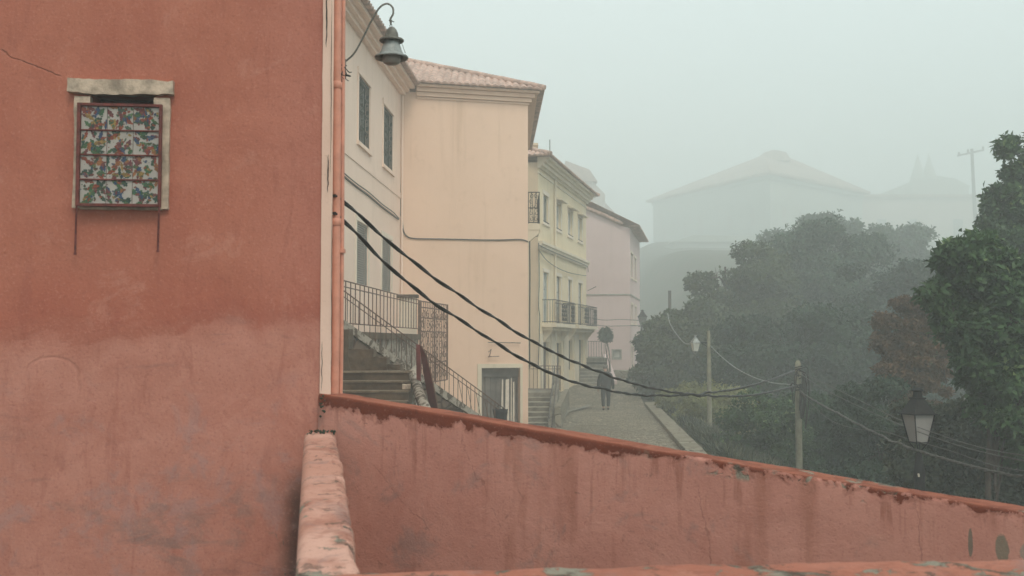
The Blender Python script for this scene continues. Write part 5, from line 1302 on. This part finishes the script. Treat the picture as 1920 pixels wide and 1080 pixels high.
# ------------------------------------------------------------------ foliage
def leaves(name, mat, parent, centers, axes, m, L, W, seed, spread=1.0, tones=None):
    """rosettes of m folded leaves at each centre, opening round its axis"""
    rg = np.random.default_rng(seed); N = len(centers)
    C = np.repeat(centers, m, 0); A = np.repeat(axes, m, 0); A /= np.linalg.norm(A, axis=1)[:, None]+1e-9
    K = N*m; R = rg.normal(size=(K, 3)); S = np.cross(A, R); S /= np.linalg.norm(S, axis=1)[:, None]+1e-9
    tilt = rg.uniform(.5, 1.45, K)*spread
    D = A*np.cos(tilt)[:, None]+S*np.sin(tilt)[:, None]; D[:, 2] -= .12; D /= np.linalg.norm(D, axis=1)[:, None]
    side = np.cross(D, A+R*.25); side /= np.linalg.norm(side, axis=1)[:, None]+1e-9; up = np.cross(side, D)
    ln = L*rg.uniform(.6, 1.25, K)[:, None]; wd = W*rg.uniform(.7, 1.25, K)[:, None]
    b0 = C+D*ln*.12+rg.normal(size=(K, 3))*L*.25; tip = b0+D*ln-up*ln*.12; md = b0+D*ln*.5
    s1 = md+side*wd+up*wd*.35; s2 = md-side*wd+up*wd*.35
    V = np.stack([b0, s1, tip, s2], 1).reshape(-1, 3)
    off = np.array(world_loc(parent)) if parent else np.zeros(3); V = V-off
    me = bpy.data.meshes.new(name); me.vertices.add(4*K); me.vertices.foreach_set('co', V.astype(np.float32).ravel())
    me.loops.add(4*K); me.loops.foreach_set('vertex_index', np.arange(4*K, dtype=np.int32)); me.polygons.add(K)
    me.polygons.foreach_set('loop_start', np.arange(0, 4*K, 4, dtype=np.int32)); me.polygons.foreach_set('loop_total', np.full(K, 4, np.int32))
    me.update(calc_edges=True); me.materials.append(mat)
    at = me.attributes.new('tone', 'FLOAT', 'FACE'); base = np.repeat(rg.random(N) if tones is None else tones, m)
    at.data.foreach_set('value', np.clip(base*.7+rg.random(K)*.35, 0, 1).astype(np.float32))
    o = bpy.data.objects.new(name, me); COL.objects.link(o)
    if parent: o.parent = parent
    return o
def crown_points(blobs, N, seed, lump=.28, lf=1.3, inner=.25):
    rg = np.random.default_rng(seed); ar = np.array([(b[3]*b[4]+b[4]*b[5]+b[3]*b[5]) for b in blobs]); ix = rg.choice(len(blobs), N, p=ar/ar.sum())
    B = np.array(blobs)[ix]; d = rg.normal(size=(N, 3)); d /= np.linalg.norm(d, axis=1)[:, None]
    r = 1-np.abs(rg.normal(0, .13, N)); k = rg.random(N) < inner; r[k] = rg.uniform(.35, .95, k.sum())
    P0 = B[:, :3]+d*B[:, 3:6]
    nz = np.array([mn.noise(Vector(p*lf/ max(.1, s)))+.5*mn.noise(Vector(p*3*lf/max(.1, s))) for p, s in zip(P0, B[:, 3]**.5)])
    r = r*(1+lump*nz); o_ = rg.random(N) < .14; r[o_] *= rg.uniform(1.05, 1.5, o_.sum())
    P = B[:, :3]+d*B[:, 3:6]*r[:, None]
    keep = nz > -.5
    ax = d+np.array([0, 0, .35]); tone = np.clip(.5+.45*nz+rg.normal(0, .18, N), 0, 1)
    return P[keep], ax[keep], tone[keep]
def tree(name, label, cat, base, top, blobs, mat, N, m, L, W, seed, group=None, limbs=7, tr=.16, lump=.28, inner=.25, sub=60, subr=.5):
    t = thing(name, label, cat, base, group); rg = random.Random(seed); base = Vector(base); top = Vector(top)
    b = MB(); P = spline([base-Vector((0, 0, .3)), base.lerp(top, .35)+Vector((rg.uniform(-.2, .2), 0, 0)), base.lerp(top, .7), top], 4)
    b.tube(P, [tr*(1-.75*i/(len(P)-1)) for i in range(len(P))], 8); b.build('trunk', M['bark'], t)
    b = MB()
    for k in range(limbs):
        bl = blobs[k % len(blobs)]; s = base.lerp(top, rg.uniform(.3, .9)); e = Vector(bl[:3])+Vector((rg.uniform(-.8, .8)*bl[3], rg.uniform(-.8, .8)*bl[4], rg.uniform(-.2, .8)*bl[5]))
        mdp = s.lerp(e, .5)+Vector((rg.uniform(-.3, .3), rg.uniform(-.3, .3), .25)); b.tube(spline([s, mdp, e], 4), [tr*.4*(1-.8*i/8) for i in range(9)], 5)
        for q in range(3):
            f = mdp.lerp(e, rg.uniform(.2, .9)); g_ = f+Vector((rg.uniform(-1, 1), rg.uniform(-1, 1), rg.uniform(-.1, .8)))*bl[3]*.45; b.tube([f, f.lerp(g_, .5)+Vector((0, 0, .05)), g_], [tr*.13, tr*.09, tr*.04], 4)
    b.build('limbs', M['bark'], t)
    if sub:
        c0, a0, _ = crown_points(blobs, sub, seed, lump=.22, inner=.22); rg_ = np.random.default_rng(seed+50)
        mean_r = float(np.mean([x[3] for x in blobs])); rs = mean_r*subr*rg_.uniform(.55, 1.35, len(c0))
        sb = [(p[0], p[1], p[2], r, r, r*.58) for p, r in zip(c0, rs)]
        C, A, T = crown_points(sb, N, seed+1, lump=.5, lf=1.6, inner=.35); A = A+np.array([0, 0, .25])
        ct = rg_.random(len(c0)); dd = np.zeros(len(C), int)
        for i0 in range(0, len(C), 2000): dd[i0:i0+2000] = np.argmin(((C[i0:i0+2000, None, :]-c0[None])**2).sum(2), 1)
        T = np.clip(T*.45+ct[dd]*.6, 0, 1)
    else: C, A, T = crown_points(blobs, N, seed, lump=lump, inner=inner)
    leaves('crown', M[mat] if isinstance(mat, str) else mat, t, C, A, m, L, W, seed, tones=T); return t
def bl(px, py, Y, rx, rz, ry=None):      # blob at a place, radii in px of the photograph at that distance
    p = pt(px, py, Y); s = Y/F_PX; return (p.x, p.y, p.z, rx*s, (ry or rx*.8)*s, rz*s)
def gz(x, y): return ground_h(x, y)
def T(name, label, cat, Y, pxb, blobs, mat, N, m, L, W, seed, pyt=None, **kw):
    q = pt(pxb, 700, Y); bb = [bl(*(list(x[:2])+[Y+(x[4] if len(x) > 4 else 0)]+list(x[2:4]))) for x in blobs]
    top = pt(pxb, pyt or min(x[1] for x in blobs), Y)
    return tree(name, label, cat, (q.x, Y, gz(q.x, Y)), top, bb, mat, N, m, L, W, seed, **kw)
GT = 'trees massed across the street in the fog'
T('bushy_tree', 'dark ivy covered tree at the left end of the tree mass beside the street', 'tree', 47, 1262, [(1262, 665, 58, 58), (1236, 695, 30, 66), (1300, 700, 75, 80), (1246, 640, 26, 28), (1300, 618, 46, 42)], 'leaf_moss', 11000, 6, .19, .055, 1, group=GT)
T('broad_tree', 'broad hazy tree left of centre in the mass, behind the pale lantern', 'tree', 51, 1360, [(1380, 570, 80, 72), (1335, 585, 40, 55), (1425, 545, 58, 70), (1390, 650, 105, 90), (1445, 500, 30, 30)], 'leaf_moss', 12000, 6, .20, .06, 2, group=GT)
T('tall_tree', 'tallest hazy tree in the middle of the mass', 'tree', 55, 1555, [(1565, 490, 72, 74), (1510, 500, 50, 52), (1610, 490, 36, 62), (1540, 580, 110, 90), (1490, 600, 70, 80)], 'leaf_mid', 13000, 6, .21, .06, 3, group=GT)
T('round_tree', 'rounded hazy tree at the right end of the mass behind the russet tree', 'tree', 46, 1690, [(1675, 560, 62, 74), (1640, 600, 60, 80), (1720, 540, 50, 55), (1700, 640, 80, 90), (1775, 690, 60, 90)], 'leaf_deep', 9000, 6, .18, .055, 4, group=GT)
T('spreading_tree', 'dark spreading tree low in the centre behind the wooden pole', 'tree', 40, 1500, [(1500, 660, 110, 85), (1420, 680, 80, 80), (1580, 670, 90, 95), (1640, 720, 60, 90), (1370, 720, 80, 60)], 'leaf_deep', 15000, 6, .17, .05, 5, group=GT)
T('hill_tree', 'faint tree on the slope below the large fog covered house', 'tree', 80, 1500, [(1480, 470, 50, 40), (1560, 450, 60, 45), (1640, 480, 50, 50), (1700, 470, 40, 40)], 'leaf_mid', 7000, 6, .3, .09, 6, group=GT)
T('russet_tree', 'rust brown tree between the hazy mass and the near green tree', 'tree', 24, 1705, [(1700, 620, 42, 62), (1725, 590, 40, 42), (1690, 690, 38, 70), (1740, 665, 50, 80), (1750, 730, 40, 60), (1665, 620, 16, 26), (1700, 760, 50, 70)], 'leaf_brown', 11000, 6, .085, .026, 7, tr=.1)
T('leafy_tree', 'near green leafy tree with ragged rosettes at right, behind the street lantern', 'tree', 15.5, 1860, [(1792, 484, 40, 30), (1757, 478, 20, 16), (1764, 545, 34, 20), (1805, 602, 38, 36), (1824, 490, 48, 39), (1784, 475, 24, 24), (1874, 540, 55, 55), (1814, 570, 53, 39), (1789, 528, 22, 13), (1884, 640, 74, 64), (1834, 670, 57, 55), (1924, 600, 55, 101), (1874, 730, 64, 55), (1954, 720, 55, 74), (2004, 650, 55, 110), (1894, 790, 64, 55), (1954, 820, 55, 55)], 'leaf_near', 7500, 7, .125, .032, 8, tr=.06, limbs=34, sub=200, subr=.42)
T('slender_tree', 'taller leafy tree cut off by the right edge of the view', 'tree', 23, 1960, [(1915, 330, 26, 50), (1895, 285, 12, 34), (1930, 400, 52, 55), (1885, 395, 32, 36), (1920, 470, 66, 55), (1870, 460, 28, 34), (1900, 530, 50, 50), (1960, 330, 40, 90), (1990, 450, 60, 110), (1868, 410, 16, 24)], 'leaf_near', 5600, 7, .15, .036, 9, tr=.08, limbs=34, sub=150, subr=.45)
T('dark_shrub', 'dusty dark shrub behind the lantern post at lower right', 'shrub', 17, 1800, [(1795, 785, 50, 40), (1870, 780, 60, 50), (1790, 830, 70, 70), (1850, 820, 80, 80), (1740, 880, 60, 60), (1890, 900, 80, 70), (1800, 930, 90, 60), (1940, 860, 70, 90), (1715, 820, 30, 50)], 'leaf_dusty', 9000, 6, .10, .026, 10, tr=.05, limbs=12, sub=90, subr=.5)
T('olive_bush', 'yellow green bush beside the kerb of the cobbled street', 'bush', 36, 1345, [(1320, 805, 40, 44), (1360, 800, 60, 62), (1405, 830, 50, 50), (1290, 790, 22, 22), (1385, 855, 42, 34, -1), (1320, 770, 40, 30), (1350, 870, 70, 40)], 'leaf_yellow', 12000, 6, .10, .022, 11, tr=.04, limbs=8)
T('broadleaf_bush', 'mid green bush just left of the wooden pole', 'bush', 27, 1430, [(1430, 800, 58, 50), (1470, 830, 50, 60), (1440, 880, 80, 50)], 'leaf_near', 9000, 6, .085, .024, 12, tr=.04, limbs=8)
T('shadowy_bush', 'dark bush just right of the wooden pole', 'bush', 28, 1560, [(1550, 810, 55, 62), (1520, 770, 40, 44), (1600, 850, 50, 50), (1560, 880, 80, 50), (1510, 850, 40, 60)], 'leaf_mid', 10000, 6, .095, .026, 13, tr=.04, limbs=8)
T('deep_shrub', 'darkest shrub in the hollow between the wooden pole and the lantern', 'shrub', 23, 1650, [(1640, 830, 50, 90), (1610, 790, 40, 60), (1680, 880, 50, 70), (1640, 920, 80, 60)], 'leaf_deep', 10000, 6, .08, .022, 14, tr=.04, limbs=8)
T('topiary_shrub', 'small round shrub on a bare stem in front of the pink house', 'shrub', 54.5, 1136, [(1136, 629, 11, 13)], 'leaf_deep', 420, 5, .12, .035, 15, tr=.04, limbs=3, lump=.35, sub=0)
T('verge_bush', 'low grassy bush at the street edge under the dark ivy tree', 'bush', 40, 1245, [(1285, 752, 30, 24), (1330, 748, 50, 28), (1390, 742, 50, 34)], 'leaf_yellow', 5000, 6, .13, .028, 16, tr=.04, limbs=5, sub=40)
# grassy undergrowth on the bank right of the kerb
rgn = np.random.default_rng(77); n = 26000
yy = rgn.uniform(15, 56, n); xx = np.array([right_edge(y) for y in yy])+.85+rgn.exponential(3.2, n); P = np.stack([xx, yy, np.array([ground_h(a, c) for a, c in zip(xx, yy)])+.03], 1)
ax = rgn.normal(0, .25, (n, 3)); ax[:, 2] = 1
o = leaves('undergrowth', M['leaf_dusty'], None, P, ax, 4, .26, .016, 78, spread=.5, tones=rgn.random(n)); tag(o, kind='stuff', label='grass and weeds covering the bank right of the kerb', cat='grass')

# ------------------------------------------------------------------ haze
b = MB(); b.box(-400, 400, -100, 400, -6.9, 66); hz = b.build('haze', [])
hm = bpy.data.materials.new('haze'); hm.use_nodes = True; nt = hm.node_tree; nt.nodes.clear()
ou = nt.nodes.new('ShaderNodeOutputMaterial'); pv = nt.nodes.new('ShaderNodeVolumePrincipled')
pv.inputs['Color'].default_value = (.90, .955, .945, 1); pv.inputs['Density'].default_value = FOG; pv.inputs['Anisotropy'].default_value = 0.0
nt.links.new(pv.outputs[0], ou.inputs['Volume']); hz.data.materials.append(hm)
tag(hz, kind='stuff', label='pale fog filling the street and thickening toward the far houses', cat='fog')
